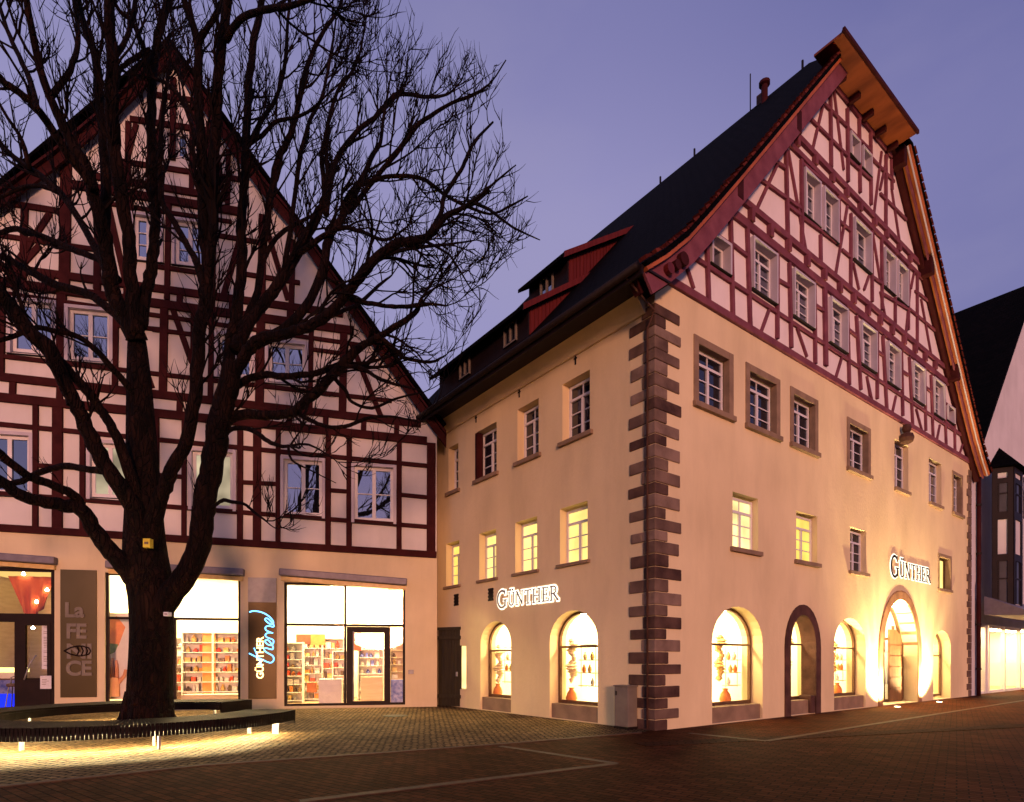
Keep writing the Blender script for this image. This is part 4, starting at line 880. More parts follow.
# interiors: one lit shop behind both glass fronts, the cafe beside it
def room(u0, u1, z1, dep, mats, name):
    m = MB(); d0 = -.2
    m.m = 1; fquad(m, FL, u0, u1, .05, z1, -dep)
    for u in (u0, u1): m.poly([FL.p(u, .05, d0), FL.p(u, .05, -dep), FL.p(u, z1, -dep), FL.p(u, z1, d0)])
    m.poly([FL.p(u0, z1, d0), FL.p(u1, z1, d0), FL.p(u1, z1, -dep), FL.p(u0, z1, -dep)])
    m.m = 0; m.poly([FL.p(u0, .05, d0), FL.p(u1, .05, d0), FL.p(u1, .05, -dep), FL.p(u0, .05, -dep)])
    return m.build(name, mats, HL)
rm = room(shop[1][0] - .3, shop[2][1] + .35, 4.75, 4.6, ['shop_floor', 'shop_white'], 'shop_room')
for i in range(4):
    for k in range(2):
        u = shop[1][0] + 1.2 + i * 2.55; d = -1.3 - k * 1.9; m = MB(); fbox(m, FL, u - .7, u + .7, 4.66, 4.72, d - .25, d + .25); m.build('ceiling_lamp', 'shop_panel', rm)
for u in (l(303, 590)[0], l(388, 590)[0], l(212, 590)[0], l(340, 600)[0]):
    m = MB(); m.tube([FL.p(u, 4.7, -.7), FL.p(u, 4.35, -.75)], .05, 8); m.build('spot_lamp', 'paint_white', rm)
rc = room(shop[0][0] - .3, shop[0][1] + .25, 4.5, 4.2, ['shop_floor', 'shelf_wood'], 'cafe_room')
m = MB(); fbox(m, FL, shop[0][0], shop[0][1], 4.38, 4.42, -3.9, -.35); m.build('cafe_ceiling', 'cafe_ceiling', rc)
rr = random.Random(11)
def put(name, mb, mat, u, z, d, label, cat, group=None, bevel=.006, rz=0):
    o = mb.build(name, mat, bevel=bevel); o.location = PL + dL * u - nL * (-d) + Vector((0, 0, z)); o.rotation_euler = (0, 0, AL + rz); return tag(o, label, cat, group)
def shelf_unit(u, d, wd, h, n, label, mat='shelf_wood', goods=('goods_red', 'goods_white', 'goods_gold', 'goods_orange', 'goods_dark', 'goods_green'), gl='small boxed ware'):
    t = thing('shelf_unit', label, 'shelf', PL + dL * u + nL * d + Vector((0, 0, .05)), AL)
    g = MB(); g.box(-wd / 2, -wd / 2 + .04, -.17, .17, 0, h); g.box(wd / 2 - .04, wd / 2, -.17, .17, 0, h); g.box(-wd / 2 + .04, wd / 2 - .04, .15, .17, 0, h); g.build('carcass', mat, t)
    for k in range(n + 1):
        z = .08 + k * (h - .12) / n; g = MB(); g.box(-wd / 2 + .042, wd / 2 - .042, -.165, .148, z - .015, z + .015); g.build('shelf', mat, t)
    for k in range(n):
        z = .08 + k * (h - .12) / n + .016; x = -wd / 2 + .07
        while x < wd / 2 - .2:
            bw = rr.uniform(.09, .22); bh = rr.uniform(.12, (h - .12) / n - .07); 
            if x + bw > wd / 2 - .06: break
            g = MB(); mt = rr.choice(goods)
            if rr.random() < .45: g.lathe([(bw * .30, 0), (bw * .45, bh * .35), (bw * .38, bh * .6), (bw * .16, bh * .8), (bw * .22, bh)], (0, 0, 0), 10); nm, lb_, ct = 'vase', 'glass or pottery vase standing among the ware on a lit shop shelf', 'vase'
            else: g.box(-bw / 2, bw / 2, -.09, .07, 0, bh); nm, lb_, ct = 'gift_box', 'boxed ware standing on a lit shop shelf', 'box'
            o = g.build(nm, mt, bevel=.006); o.location = PL + dL * (u + x + bw / 2) + nL * (d - .02) + Vector((0, 0, .05 + z)); o.rotation_euler = (0, 0, AL); tag(o, lb_, ct, 'ware on the shop shelves'); x += bw + rr.uniform(.02, .07)
    return t
def LD_(px, py, d):
    o = PL + nL * d; r = ray(px, py); s = (o - CAM).dot(nL) / r.dot(nL); v = CAM + r * s - PL; return (v.dot(dL), v.z)
U = lambda px, d=0: LD_(px, 660, d)[0]
LG = ('goods_white', 'goods_white', 'goods_gold', 'goods_white', 'goods_orange', 'goods_gold', 'goods_red', 'goods_dark')
for px, d, wd, h, n, lab in ((229, -2.3, 1.05, 2.55, 7, 'pale shop shelf full of ware beside the neon sign panel'), (199, -2.3, 1.05, 2.55, 7, 'pale shop shelf full of ware just right of the trunk'), (181, -3.3, .8, 2.4, 7, 'pale shop shelf partly hidden by the right edge of the trunk'),
                             (293, -2.2, .75, 2.2, 7, 'pale shop shelf at the left edge of the window next to the glass door'), (310, -3.0, .95, 2.35, 7, 'second shop shelf from the left in the window next to the glass door'), (330, -3.2, 1.1, 2.4, 6, 'broad pale shop shelf just left of the glass door'), (341, -2.4, .6, 1.9, 6, 'narrow pale shop shelf right against the left jamb of the glass door')):
    shelf_unit(U(px, d), d, wd, h, n, lab, mat='goods_white', goods=LG)
shelf_unit(U(371, -3.2), -3.2, 1.0, 2.3, 7, 'shop shelf of blue and white ware seen through the glass door', mat='goods_white', goods=('goods_blue', 'goods_white', 'goods_blue', 'goods_white'))
shelf_unit(U(397, -1.6), -1.6, .5, 2.2, 8, 'narrow shop shelf of gold ware behind the sidelight right of the door', goods=('goods_gold', 'goods_dark', 'goods_orange', 'goods_white'))
def panelbox(px, d, wd, z0, h, mat, label, cat='panel', name='divider_screen', th=.06):
    g = MB(); g.box(-wd / 2, wd / 2, -th / 2, th / 2, 0, h); return put(name, g, mat, U(px, d), z0, d, label, cat)
panelbox(209, -2.2, .42, .06, 2.5, 'goods_orange', 'tall orange display panel between two shelves, right of the tree trunk')
panelbox(240 - 6, -3.4, .5, .06, 2.4, 'goods_red', 'tall red display panel behind the shelf next to the neon sign')
panelbox(304, -2.5, .55, 2.2, .35, 'goods_red', 'red placard above the shelf at the left of the door window', 'placard')
panelbox(318, -2.4, .5, 2.15, .4, 'goods_orange', 'orange placard above the wide shelf in the door window', 'placard')
panelbox(356, -2.4, .38, 1.95, .75, 'goods_red', 'red placard hanging behind the glass door', 'placard')
panelbox(331, -.8, .75, .05, .9, 'goods_white', 'white display plinth low in the window next to the door', 'plinth', 'display_plinth', .5)
panelbox(312, -.7, .3, .5, .34, 'goods_orange', 'orange box standing low in the window next to the door', 'box', 'gift_box', .25)
panelbox(372, -1.5, .75, .05, .95, 'shelf_wood', 'brown counter front low behind the glass door', 'counter', 'counter', .4)
panelbox(397, -.9, .42, .05, .85, 'goods_blue', 'blue box standing behind the sidelight right of the door', 'box', 'gift_box', .35)
panelbox(215, -.9, 1.9, .30, .16, 'shelf_wood', 'low display step along the window right of the tree trunk', 'step', 'display_step', .6)
# poster of two hands with a bottle at the left edge of the window
t = thing('poster', 'large orange poster of raised hands in the shop window, half behind the trunk', 'poster', PL + dL * U(122, -.5) - nL * .5 + Vector((0, 0, .35)), AL)
g = MB(); g.box(-.75, .55, 0, .03, 0, 2.75); g.build('sheet', 'goods_white', t)
g = MB(); g.prism([(-.45, -.006, 1.75), (-.1, -.006, 1.7), (.1, -.006, 2.3), (-.15, -.006, 2.65), (-.42, -.006, 2.5)], [(-.45, -.002, 1.75), (-.1, -.002, 1.7), (.1, -.002, 2.3), (-.15, -.002, 2.65), (-.42, -.002, 2.5)]); g.build('print', 'goods_orange', t)
g = MB(); g.prism([(-.5, -.008, 1.35), (-.2, -.008, 1.5), (-.1, -.008, 1.75), (-.5, -.008, 1.8)], [(-.5, -.003, 1.35), (-.2, -.003, 1.5), (-.1, -.003, 1.75), (-.5, -.003, 1.8)]); g.build('print', 'goods_green', t)
g = MB(); g.tube([(-.3, -.03, .1), (-.28, -.03, .7)], [.26, .22], 12)
for k in range(4): g.tube([(-.46 + k * .11, -.03, .7), (-.5 + k * .12, -.03, 1.1), (-.46 + k * .10, -.03, 1.35 - abs(k - 1.5) * .07)], [.055, .05, .035], 8)
g.tube([(-.12, -.03, .5), (.08, -.03, .75), (.12, -.03, .95)], [.07, .055, .04], 8)
g.build('print', 'skin_print', t)
# cafe: orange drape, blue counter, lamps, stool
g = MB(); n = 15
for j in range(7):
    for i in range(n): pass
ux0, ux1 = U(8, -.9), U(56, -.9); rows = 8
V = []
for j in range(rows + 1):
    f = j / rows
    for i in range(n + 1):
        s = i / n; half = (1 - f * .55) ; uu = (ux0 + ux1) / 2 + (s - .5) * (ux1 - ux0) * half; zz = 4.25 - f * (1.45 * (1 - abs(s - .5) * .7)); V.append((uu, zz, -.9 - .10 * math.sin(s * 22) * (.3 + f)))
for j in range(rows):
    for i in range(n):
        a = j * (n + 1) + i; g.poly([FL.p(*V[k]) for k in (a, a + 1, a + n + 2, a + n + 1)])
o = g.build('drape', 'drape_orange', weld=True, smooth=True); o.location = PL; o.rotation_euler = (0, 0, AL); so = o.modifiers.new('thick', 'SOLIDIFY'); so.thickness = .012; tag(o, 'orange cloth drape hanging below the cafe ceiling', 'drape')
t = thing('bar_counter', 'glass cafe counter glowing blue below and yellow above', 'counter', PL + dL * U(10, -1.9) - nL * 1.9, AL)
g = MB(); g.box(-2.4, 1.2, -.35, .35, .06, .5); g.build('base', 'counter_blue', t)
g = MB(); g.box(-2.4, 1.2, -.38, .38, .503, .95); g.build('body', 'goods_blue', t)
g = MB(); g.box(-2.4, .4, -.30, .30, 1.2, 1.35); g.build('glass_case', 'counter_yellow', t)
g = MB(); g.box(-2.42, 1.22, -.40, .40, .953, 1.0); g.build('top', 'goods_dark', t)
g = MB(); g.box(-2.4, .4, -.28, .28, 1.0, 1.198); g.build('shelf', 'goods_white', t)
for (px, py, d) in ((23.5, 574, -.8), (16, 580, -1.6), (47, 590, -.8), (36.5, 602, -.8), (33, 628, -.9)):
    u, z = LD_(px, py, d); g = MB(); g.lathe([(.01, -.045), (.045, -.02), (.05, .0), (.03, .04), (.02, .06)], (0, 0, 0), 10); o = g.build('spot_lamp', 'bulb'); o.location = PL + dL * u + nL * d + Vector((0, 0, z)); tag(o, 'small bright cafe spot lamp', 'lamp', 'cafe spot lamps')
# bar stool just inside the cafe, beside its door
t = thing('bar_stool', 'dark bar stool standing by the cafe door', 'stool', PL + dL * U(14, -.62) - nL * .62 + Vector((0, 0, .05)), AL)
g = MB(); g.lathe([(.17, .72), (.19, .75), (.19, .80), (.16, .82)], (0, 0, 0), 18); g.build('seat', 'goods_dark', t, smooth=True)
g = MB(); g.tube([(-.15, .12, .80), (-.17, .16, 1.0), (0, .2, 1.08), (.17, .16, 1.0), (.15, .12, .80)], .02, 8); g.build('backrest', 'metal_grey', t, smooth=True)
for a in (45, 135, 225, 315):
    g = MB(); c, s_ = math.cos(R(a)), math.sin(R(a)); g.tube([(c * .13, s_ * .13, .72), (c * .22, s_ * .22, 0)], .018, 8); g.build('leg', 'metal_grey', t)
# brushed-metal sign panels ------------------------------------------------------------------
def text_mesh(txt, size, ext, mat, parent, M, bold=0.0, name='lettering'):
    cu = bpy.data.curves.new(name, 'FONT'); cu.body = txt; cu.size = size; cu.extrude = ext; cu.offset = bold; cu.align_x = 'LEFT'; cu.space_line = .78; cu.space_character = .95
    o = bpy.data.objects.new(name, cu); COL.objects.link(o)
    dg = bpy.context.evaluated_depsgraph_get(); me = bpy.data.meshes.new_from_object(o.evaluated_get(dg)); bpy.data.objects.remove(o)
    me.materials.clear(); me.materials.append(MATS[mat]); me.transform(M); q = bpy.data.objects.new(name, me); COL.objects.link(q); q.parent = parent; return q
UPR = Matrix.Rotation(R(90), 4, 'X')                     # flat text stood up, facing the street
pa = lrect(61, 569, 97, 571, 697, 697.5)
t = thing('metal_sign', 'brushed metal panel sign with pale stacked letters and dark pod emblem beside cafe door', 'sign', PL + dL * pa[0] + nL * .004 + Vector((0, 0, pa[2])), AL)
pw, ph = pa[1] - pa[0], pa[3] - pa[2]
g = MB(); g.box(0, pw, -.04, 0, 0, ph); g.build('panel', 'steel_brushed', t, bevel=.006)
zs_ = l(80, 615)[1] - pa[2]
for k, tx in enumerate(('La', 'FE', 'NI', 'CE')):
    zz = [l(80, y)[1] - pa[2] for y in (617, 638, 658, 675)][k] - .0
    o = text_mesh(tx, .62, .012, 'cabinet_grey', t, Matrix.Translation((pw * (.16 if k else .12), -.052, zz)) @ Matrix.Scale(.98 if k != 2 else 1.2, 4, (1, 0, 0)) @ UPR, .02)
g = MB(); zc = l(80, 651)[1] - pa[2]; 
pts = [(pw * .12, zc), (pw * .30, zc + .10), (pw * .48, zc + .15), (pw * .62, zc + .15), (pw * .80, zc + .10), (pw * .86, zc), (pw * .80, zc - .10), (pw * .62, zc - .15), (pw * .48, zc - .15), (pw * .30, zc - .10)]
g.tube([(x, -.075, z) for x, z in pts + pts[:1]], .022, 6)
for xx in (.48, .60, .72): g.tube([(pw * xx, -.075, zc + .13), (pw * (xx + .05), -.075, zc), (pw * xx, -.075, zc - .13)], .020, 6)
g.build('emblem', 'frame_dark', t)
pb = lrect(248.5, 577.5, 276.5, 579, 698, 699.5)
t = thing('neon_sign', 'brushed metal panel with vertical blue neon script over small amber letters', 'sign', PL + dL * pb[0] + nL * .004 + Vector((0, 0, pb[2])), AL)
pw, ph = pb[1] - pb[0], pb[3] - pb[2]
g = MB(); g.box(0, pw, -.04, 0, 0, ph); g.build('panel', 'steel_dark', t, bevel=.006)
g = MB(); g.box(-.004, pw + .004, -.055, -.002, ph * .80, ph + .01); g.build('cover_plate', 'metal_grey', t)
def nz(x, y): u, z = l(240 + x / 5.72, 570 + y / 5.72); return (u - pb[0], -.085, z - pb[2])
scr = [(58, 242), (72, 237), (90, 236), (112, 239), (135, 246), (158, 258), (180, 276), (194, 298), (190, 311), (174, 309), (158, 298), (147, 285), (152, 277), (166, 281), (184, 300), (196, 316), (194, 326), (176, 322), (158, 322), (148, 332), (154, 346), (174, 356), (192, 362), (176, 359), (158, 362), (148, 374), (158, 386), (180, 394), (194, 402), (194, 418), (184, 430), (166, 428), (150, 416), (148, 404), (160, 400), (174, 410), (184, 426), (192, 440), (190, 454), (172, 452), (152, 446), (142, 452), (146, 464), (164, 476), (186, 488), (196, 502), (194, 520), (180, 530), (160, 526), (130, 512), (96, 497), (56, 477)]
g = MB(); P = [Vector(nz(*p)) for p in scr]
def smooth(P, n=4):
    res = []
    for i in range(len(P) - 1):
        a, b, c, d = P[max(i - 1, 0)], P[i], P[i + 1], P[min(i + 2, len(P) - 1)]
        for k in range(n):
            t_ = k / n; res.append(.5 * ((2 * b) + (c - a) * t_ + (2 * a - 5 * b + 4 * c - d) * t_ * t_ + (3 * b - a - 3 * c + d) * t_ ** 3))
    return res + [P[-1]]
sp = smooth(P, 3); g.tube(sp, .020, 6); g.tube([nz(84, 446), nz(98, 478), nz(116, 520), nz(128, 546)], .018, 6); g.build('neon_tube', 'neon_blue', t, smooth=True)
M = Matrix.Translation(Vector(nz(136, 622)) + Vector((0, .03, 0))) @ UPR @ Matrix.Rotation(R(90), 4, 'Z')
text_mesh('GÜNTHER', .30, .012, 'neon_amber', t, M, .006)
# small things on the front
g = MB(); fbox(g, FL, -.09, .09, -.07, .07, 0, .03); u, z = l(411, 672); o = g.build('doorbell_plate', 'metal_grey', bevel=.005); o.location = PL + dL * u + nL * .002 + Vector((0, 0, z)); o.rotation_euler = (0, 0, AL); tag(o, 'small square bell plate on the plaster right of the glass door', 'bell plate')
# ------------------------------------------------------------------ alley gate
ga = PL + dL * .05 - nL * .12; gbp = CORNER + dS * 8.25 + dR * .02; gv = gbp - ga; GA = math.atan2(gv.y, gv.x); gl = Vector((gv.x, gv.y, 0)).length
t = thing('alley_gate', 'tall dark boarded gate closing the gap between the two houses', 'gate', ga, GA)
g = MB(); n = max(3, int(gl / .13))
for k in range(n): g.box(gl * k / n + .004, gl * (k + 1) / n - .004, 0, .04, .03, 2.62)
g.build('leaf', 'gate_dark', t)
for b_ in ((-.05, .0, 2.3, 2.42), (-.05, 0, .3, .42), (-.06, .05, 2.622, 2.72)): g = MB(); g.box(0, gl, *b_); g.build('rail', 'gate_dark', t)
g = MB(); g.box(gl - .16, gl - .1, -.09, -.05, 1.05, 1.2); g.build('handle', 'metal_grey', t)

# ================================================================== HOUSE BEYOND, AT THE RIGHT EDGE
FO = CORNER + dR * 22.45 - dS * .0
HF = thing('gabled_house', 'white gabled house with steep black roof and a dark half-timbered oriel above a lit shop', 'house', FO, TH)
FF = Fac((0, 0, 0), (1, 0, 0), (0, -1, 0))
ax, az = 9.7, 22.4; slp = 1.163; ez = az - ax * slp; WF = 19.4
m = MB(); wall_holes(m, FF, [(.15, -.05), (WF, -.05), (WF, ez), (ax, az - .1), (.15, ez + .1)], [rect(.4, 12.2, .02, 3.3), rect(5.0, 6.6, 9.3, 11.9), rect(5.6, 6.8, 5.2, 7.4), rect(8.6, 10, 9.3, 11.6)], .3, d=-.3)
m.poly([(.15, .3, -.05), (.15, 13, -.05), (.15, 13, ez), (.15, .3, ez)][::-1]); m.poly([(WF, .3, -.05), (WF, 13, -.05), (WF, 13, ez), (WF, .3, ez)])
m.build('plaster_wall', 'plaster_white', HF)
m = MB()
for a, b in (((-.5, ez - .55), (ax, az + .12)), ((ax, az + .12), (WF + .5, ez - .55))): m.poly([(a[0], -.05, a[1]), (b[0], -.05, b[1]), (b[0], 13.5, b[1]), (a[0], 13.5, a[1])])
o = m.build('roof', 'roof_tiles', HF, weld=True); so = o.modifiers.new('thick', 'SOLIDIFY'); so.thickness = .16
for (a, b, c, d) in ((5.0, 6.6, 9.3, 11.9), (5.6, 6.8, 5.2, 7.4), (8.6, 10, 9.3, 11.6)): casement(HF, FF, a + .05, b - .05, c + .05, d - .05, -.42, 'glass_matte', 'frame_dark', .7, 2, 1, .1)
# oriel: a three-sided half-timbered bay
def zpx(x, y, yy=-.9): return G(x, y, yy)[1]
pl = [(.80, -.28), (1.15, -.95), (2.5, -.95), (3.6, -.28)]
z0, z1 = 3.75, 10.35
m = MB(); m.prism([(x, y, z0) for x, y in pl], [(x, y, z1) for x, y in pl]); orl = m.build('oriel', 'plaster_white', HF)
fr = MB(); gls = MB()
for (a, b) in ((pl[0], pl[1]), (pl[1], pl[2]), (pl[2], pl[3])):
    v = Vector((b[0] - a[0], b[1] - a[1], 0)); L_ = v.length; v.normalize(); n = Vector((v.y, -v.x, 0)); Fo = Fac((a[0], a[1], 0), v, n)
    for (p, q_, r_, s_) in ((0, .20, z0, z1), (L_ - .20, L_, z0, z1), (.2, L_ - .2, z0, z0 + .35), (.2, L_ - .2, z1 - .22, z1), (.2, L_ - .2, 6.1, 6.42), (.2, L_ - .2, 8.0, 8.35), (.2, L_ - .2, 9.65, 9.88)): fbox(fr, Fo, p, q_, r_, s_, -.03, .055 + p * .001)
    if L_ > 1.6: fbox(fr, Fo, L_ / 2 - .09, L_ / 2 + .09, z0 + .35, z1 - .22, -.02, .054)
    for (r_, s_) in ((4.15, 6.1), (8.35, 9.65)):
        gls = MB(); fbox(gls, Fo, .22, L_ - .22, r_, s_, -.01, .012); gls.build('pane', 'glass_matte', orl)
        fbox(fr, Fo, .2, L_ - .2, (r_ + s_) / 2 + .15, (r_ + s_) / 2 + .21, .013, .045)
        fbox(fr, Fo, L_ * .28, L_ * .28 + .05, r_, s_, .013, .044); fbox(fr, Fo, L_ * .72, L_ * .72 + .05, r_, s_, .013, .043)
fr.build('oriel_frame', 'timber_black', orl)
m = MB(); b_ = [(.50, -.20), (.95, -1.25), (2.75, -1.25), (4.0, -.20)]; tp = (2.0, -.25)
for i in range(3): m.poly([(b_[i][0], b_[i][1], z1 + .02), (b_[i + 1][0], b_[i + 1][1], z1 + .02), (tp[0], tp[1], z1 + 1.25)])
m.poly([(x, y, z1 + .02) for x, y in b_][::-1]); m.build('oriel_roof', 'roof_tiles', orl)
# shop with its canopy
m = MB(); m.m = 1; fquad(m, FF, .4, 12.2, .02, 3.3, -3.2); m.poly([FF.p(.4, .02, -.5), FF.p(.4, .02, -3.2), FF.p(.4, 3.3, -3.2), FF.p(.4, 3.3, -.5)]); m.poly([FF.p(12.2, .02, -.35), FF.p(12.2, .02, -3.2), FF.p(12.2, 3.3, -3.2), FF.p(12.2, 3.3, -.35)]); m.poly([FF.p(.4, 3.3, -.3), FF.p(12.2, 3.3, -.3), FF.p(12.2, 3.3, -3.2), FF.p(.4, 3.3, -3.2)]); m.m = 0; m.poly([FF.p(.4, .02, -.3), FF.p(12.2, .02, -.3), FF.p(12.2, .02, -3.2), FF.p(.4, .02, -3.2)])
rm2 = m.build('shop_room', ['shop_floor', 'shop_white'], HF)
for i in range(5):
    m = MB(); fbox(m, FF, 1.0 + i * 2.3, 2.4 + i * 2.3, 3.22, 3.27, -1.6, -.8); m.build('ceiling_lamp', 'shop_dim', rm2)
m = MB()
for u in (.4, 2.05, 2.6, 5.2, 8.0, 12.0): fbox(m, FF, u, u + .12 + (.25 if u in (2.05,) else 0), .02, 3.28, -.45, -.28)
for u, v in ((.52, 2.05), (2.72, 5.2), (5.32, 8.0)): fbox(m, FF, u, v, .02, .12, -.40, -.33); fbox(m, FF, u, v, 3.15, 3.28, -.40, -.33)
fbox(m, FF, .4, 12.12, 3.282, 3.33, -.46, -.27); fbox(m, FF, .4, 12.12, -.02, .018, -.46, -.27)
sw = m.build('shop_window', 'paint_white', HF); m = MB(); fbox(m, FF, .5, 12.0, .1, 3.2, -.375, -.365); m.build('pane', 'glass_clear', sw)
m = MB(); m.hexa([(-.3, -2.0, 3.50), (13, -2.0, 3.50), (13, -.28, 3.62), (-.3, -.28, 3.62), (-.3, -2.0, 3.60), (13, -2.0, 3.60), (13, -.28, 4.45), (-.3, -.28, 4.45)]); cp = m.build('canopy', 'awning_metal', HF)
m = MB(); m.box(-.32, 13, -2.08, -2.01, 3.38, 3.62); m.build('canopy_edge', 'paint_white', cp)
for u in (-.1, 4.4, 8.9):
    m = MB(); m.box(u - .06, u + .06, -1.9, -1.78, 0, 3.38); m.build('canopy_post', 'paint_white', cp) if u > 0 else None
for k, (u, h, mt) in enumerate(((.9, 2.0, 'goods_dark'), (1.5, 1.3, 'goods_gold'), (3.1, 2.2, 'shelf_wood'), (3.5, 1.6, 'goods_dark'))):
    g = MB(); g.box(-.2, .2, -.12, .12, 0, h); g.box(-.24, .24, -.15, .15, h, h + .05); o = g.build('display_stand', mt, bevel=.01); o.location = FO + dR * u + dS * (1.2 + .2 * k) + Vector((0, 0, .03)); o.rotation_euler = (0, 0, TH)
    tag(o, ['tall dark display stand, first inside the canopied shop', 'low gold display stand in the canopied shop', 'tallest wooden display stand in the canopied shop', 'mid-height dark display stand behind the wooden one in the canopied shop'][k], 'display stand')
# narrow link wall and downpipe between the two houses
lw = thing('link_wall', 'narrow pale wall strip filling the gap between the two gabled houses', 'wall', CORNER + dR * 21.42 + dS * .06, TH)
m = MB(); m.box(.04, 1.02, 0, .2, 0, 10.1); m.build('plaster', 'plaster_white', lw)
m = MB(); m.box(.02, 1.03, -.06, .2, 10.11, 10.3); m.build('coping', 'timber_dark', lw)
t = thing('downpipe', 'dark red downpipe running down the pale link wall between the gabled houses', 'pipe', CORNER + dR * 22.3 - dS * .05, TH)
m = MB(); m.tube([(0, 0, 10.0), (0, 0, 5.2), (-.12, -.02, 4.9), (-.12, -.02, 0)], .085, 10); m.build('pipe', 'timber_dark', t, smooth=True)
for z in (8.6, 6.4, 3.2, 1.2):
    m = MB(); x = 0 if z > 5 else -.12; m.lathe([(.11, -.04), (.11, .04)], (x, -.02 if z < 5 else 0, z), 10); m.build('clamp', 'metal_dark', t)

# display goods behind the arched windows -----------------------------------------------------------
def world(F, u, z, d):
    q = F.o + F.u * u + F.n * d; return CORNER + dR * q.x + dS * q.y + Vector((0, 0, z))
GL = [(FG, AR[0], ('first arched window right of the quoined corner', )), (FG, AR[2], ('arched window left of the entrance', )), (FS, SA[0], ('arched side window next to the gate', )), (FS, SA[1], ('arched side window next to the cabinet', )), (FG, AR[1], ('dark stone arch', ))]
for F, A, (nm,) in GL:
    c = (A['u0'] + A['u1']) / 2 + (.50 if F is FG else .32); hw = (A['u1'] - A['u0']) / 2 - .22; d = -A['d'] - .24
    flip = -1 if F is FS else 1
    if A is AR[1]: c += .12
    g = MB(); rr2 = random.Random(int(c * 10)); pts = [(0, 0, 0)]
    for k in range(14): g.lathe([(.001, -.10), (.09 + .06 * math.sin(k * .9) + .06 * rr2.random(), -.03), (.07, .04), (.001, .08)], (.04 * math.sin(k * 1.3), .04 * math.cos(k * 1.7), -k * .085), 8)
    o = g.build('garland', 'goods_gold' if F is FG else 'shelf_wood'); o.location = world(F, c - hw * .45 * flip, A['zt'] - .75, d); tag(o, 'hanging leafy garland in the ' + nm, 'garland')
    if A is not AR[1]:
        g = MB(); g.lathe([(.10, 0), (.16, .12), (.13, .26), (.06, .36), (.08, .42)], (0, 0, 0), 14); o = g.build('vase', 'goods_orange', smooth=True); o.location = world(F, c - hw * .35 * flip, .425, d + .1); tag(o, 'round orange vase on the floor of the ' + nm, 'vase')
        g = MB(); g.box(-.30, .30, -.02, .02, 0, .02); g.tube([(-.28, 0, -.02), (-.28, 0, -1.15)], .012, 6); g.tube([(.28, 0, -.02), (.28, 0, -1.15)], .012, 6)
        for z in (-.4, -.75, -1.1): g.box(-.3, .3, -.09, .09, z - .012, z + .012)
        o = g.build('hanging_shelf', 'shelf_wood'); o.location = world(F, c + hw * .30 * flip, 2.0, d - .1); o.rotation_euler = (0, 0, TH + (0 if F is FG else R(90))); tag(o, 'light hanging display shelf in the ' + nm, 'shelf')
        for k, (x, z, mt) in enumerate(((-.15, -.388, 'goods_gold'), (.12, -.388, 'shelf_wood'), (-.05, -.738, 'goods_gold'), (.17, -.738, 'goods_orange'), (-.16, -1.088, 'goods_white'))):
            g = MB(); g.lathe([(.04, 0), (.065, .07), (.05, .14), (.02, .18), (.03, .21)], (0, 0, 0), 10); o = g.build('vase', mt); o.location = world(F, c + hw * .30 * flip + x, 2.0 + z, d - .1); tag(o, 'small vase on the hanging shelf in the ' + nm, 'vase', 'small vases in the ' + nm)

# ================================================================== THE BENCH ROUND THE TREE
BC = Vector((-8.35, 13.05, 0)); RO, RI = 3.55, 2.45
A0, A1 = R(72), R(360)
bn = thing('ring_bench', 'dark slatted ring bench around the tree, lit warm from below', 'bench', BC, 0)
g = MB(); n = 285
for k in range(n):
    a = A0 + (A1 - A0) * (k + .5) / n; hw_ = .0245
    c, s_ = math.cos(a), math.sin(a); t_ = Vector((-s_, c, 0)) * hw_; r_ = Vector((c, s_, 0)); wob = .002 * math.sin(k * 12.9)
    p = [r_ * RI - t_ * .72, r_ * RO - t_, r_ * RO + t_, r_ * RI + t_ * .72]
    g.hexa([(q.x, q.y, .455 + wob) for q in p] + [(q.x, q.y, .50 + wob) for q in p])
    pf = [r_ * (RO - .05) - t_, r_ * (RO - .002) - t_, r_ * (RO - .002) + t_, r_ * (RO - .05) + t_]
    g.hexa([(q.x, q.y, .275) for q in pf] + [(q.x, q.y, .454 + wob) for q in pf])
g.build('slatted_seat', 'bench_wood', bn)
def arc_band(r0, r1, z0_, z1_, a0=A0, a1=A1, n=72):
    g = MB()
    for k in range(n):
        p = []
        for a in (a0 + (a1 - a0) * k / n, a0 + (a1 - a0) * (k + 1) / n): p.append((Vector((math.cos(a), math.sin(a), 0)) * r0, Vector((math.cos(a), math.sin(a), 0)) * r1))
        q = [p[0][0], p[0][1], p[1][1], p[1][0]]; g.hexa([(v.x, v.y, z0_) for v in q] + [(v.x, v.y, z1_) for v in q])
    return g
arc_band(RO - .16, RO - .08, .36, .453).build('outer_rail', 'metal_dark', bn, weld=True)
arc_band(RI + .08, RI + .16, .36, .453).build('inner_rail', 'metal_dark', bn, weld=True)
arc_band(RO - .42, RO - .37, .36, .38).build('light_strip', 'strip_warm', bn, weld=True)
arc_band(RI - .05, RI - .005, .30, .454).build('inner_fascia', 'bench_wood', bn, weld=True)
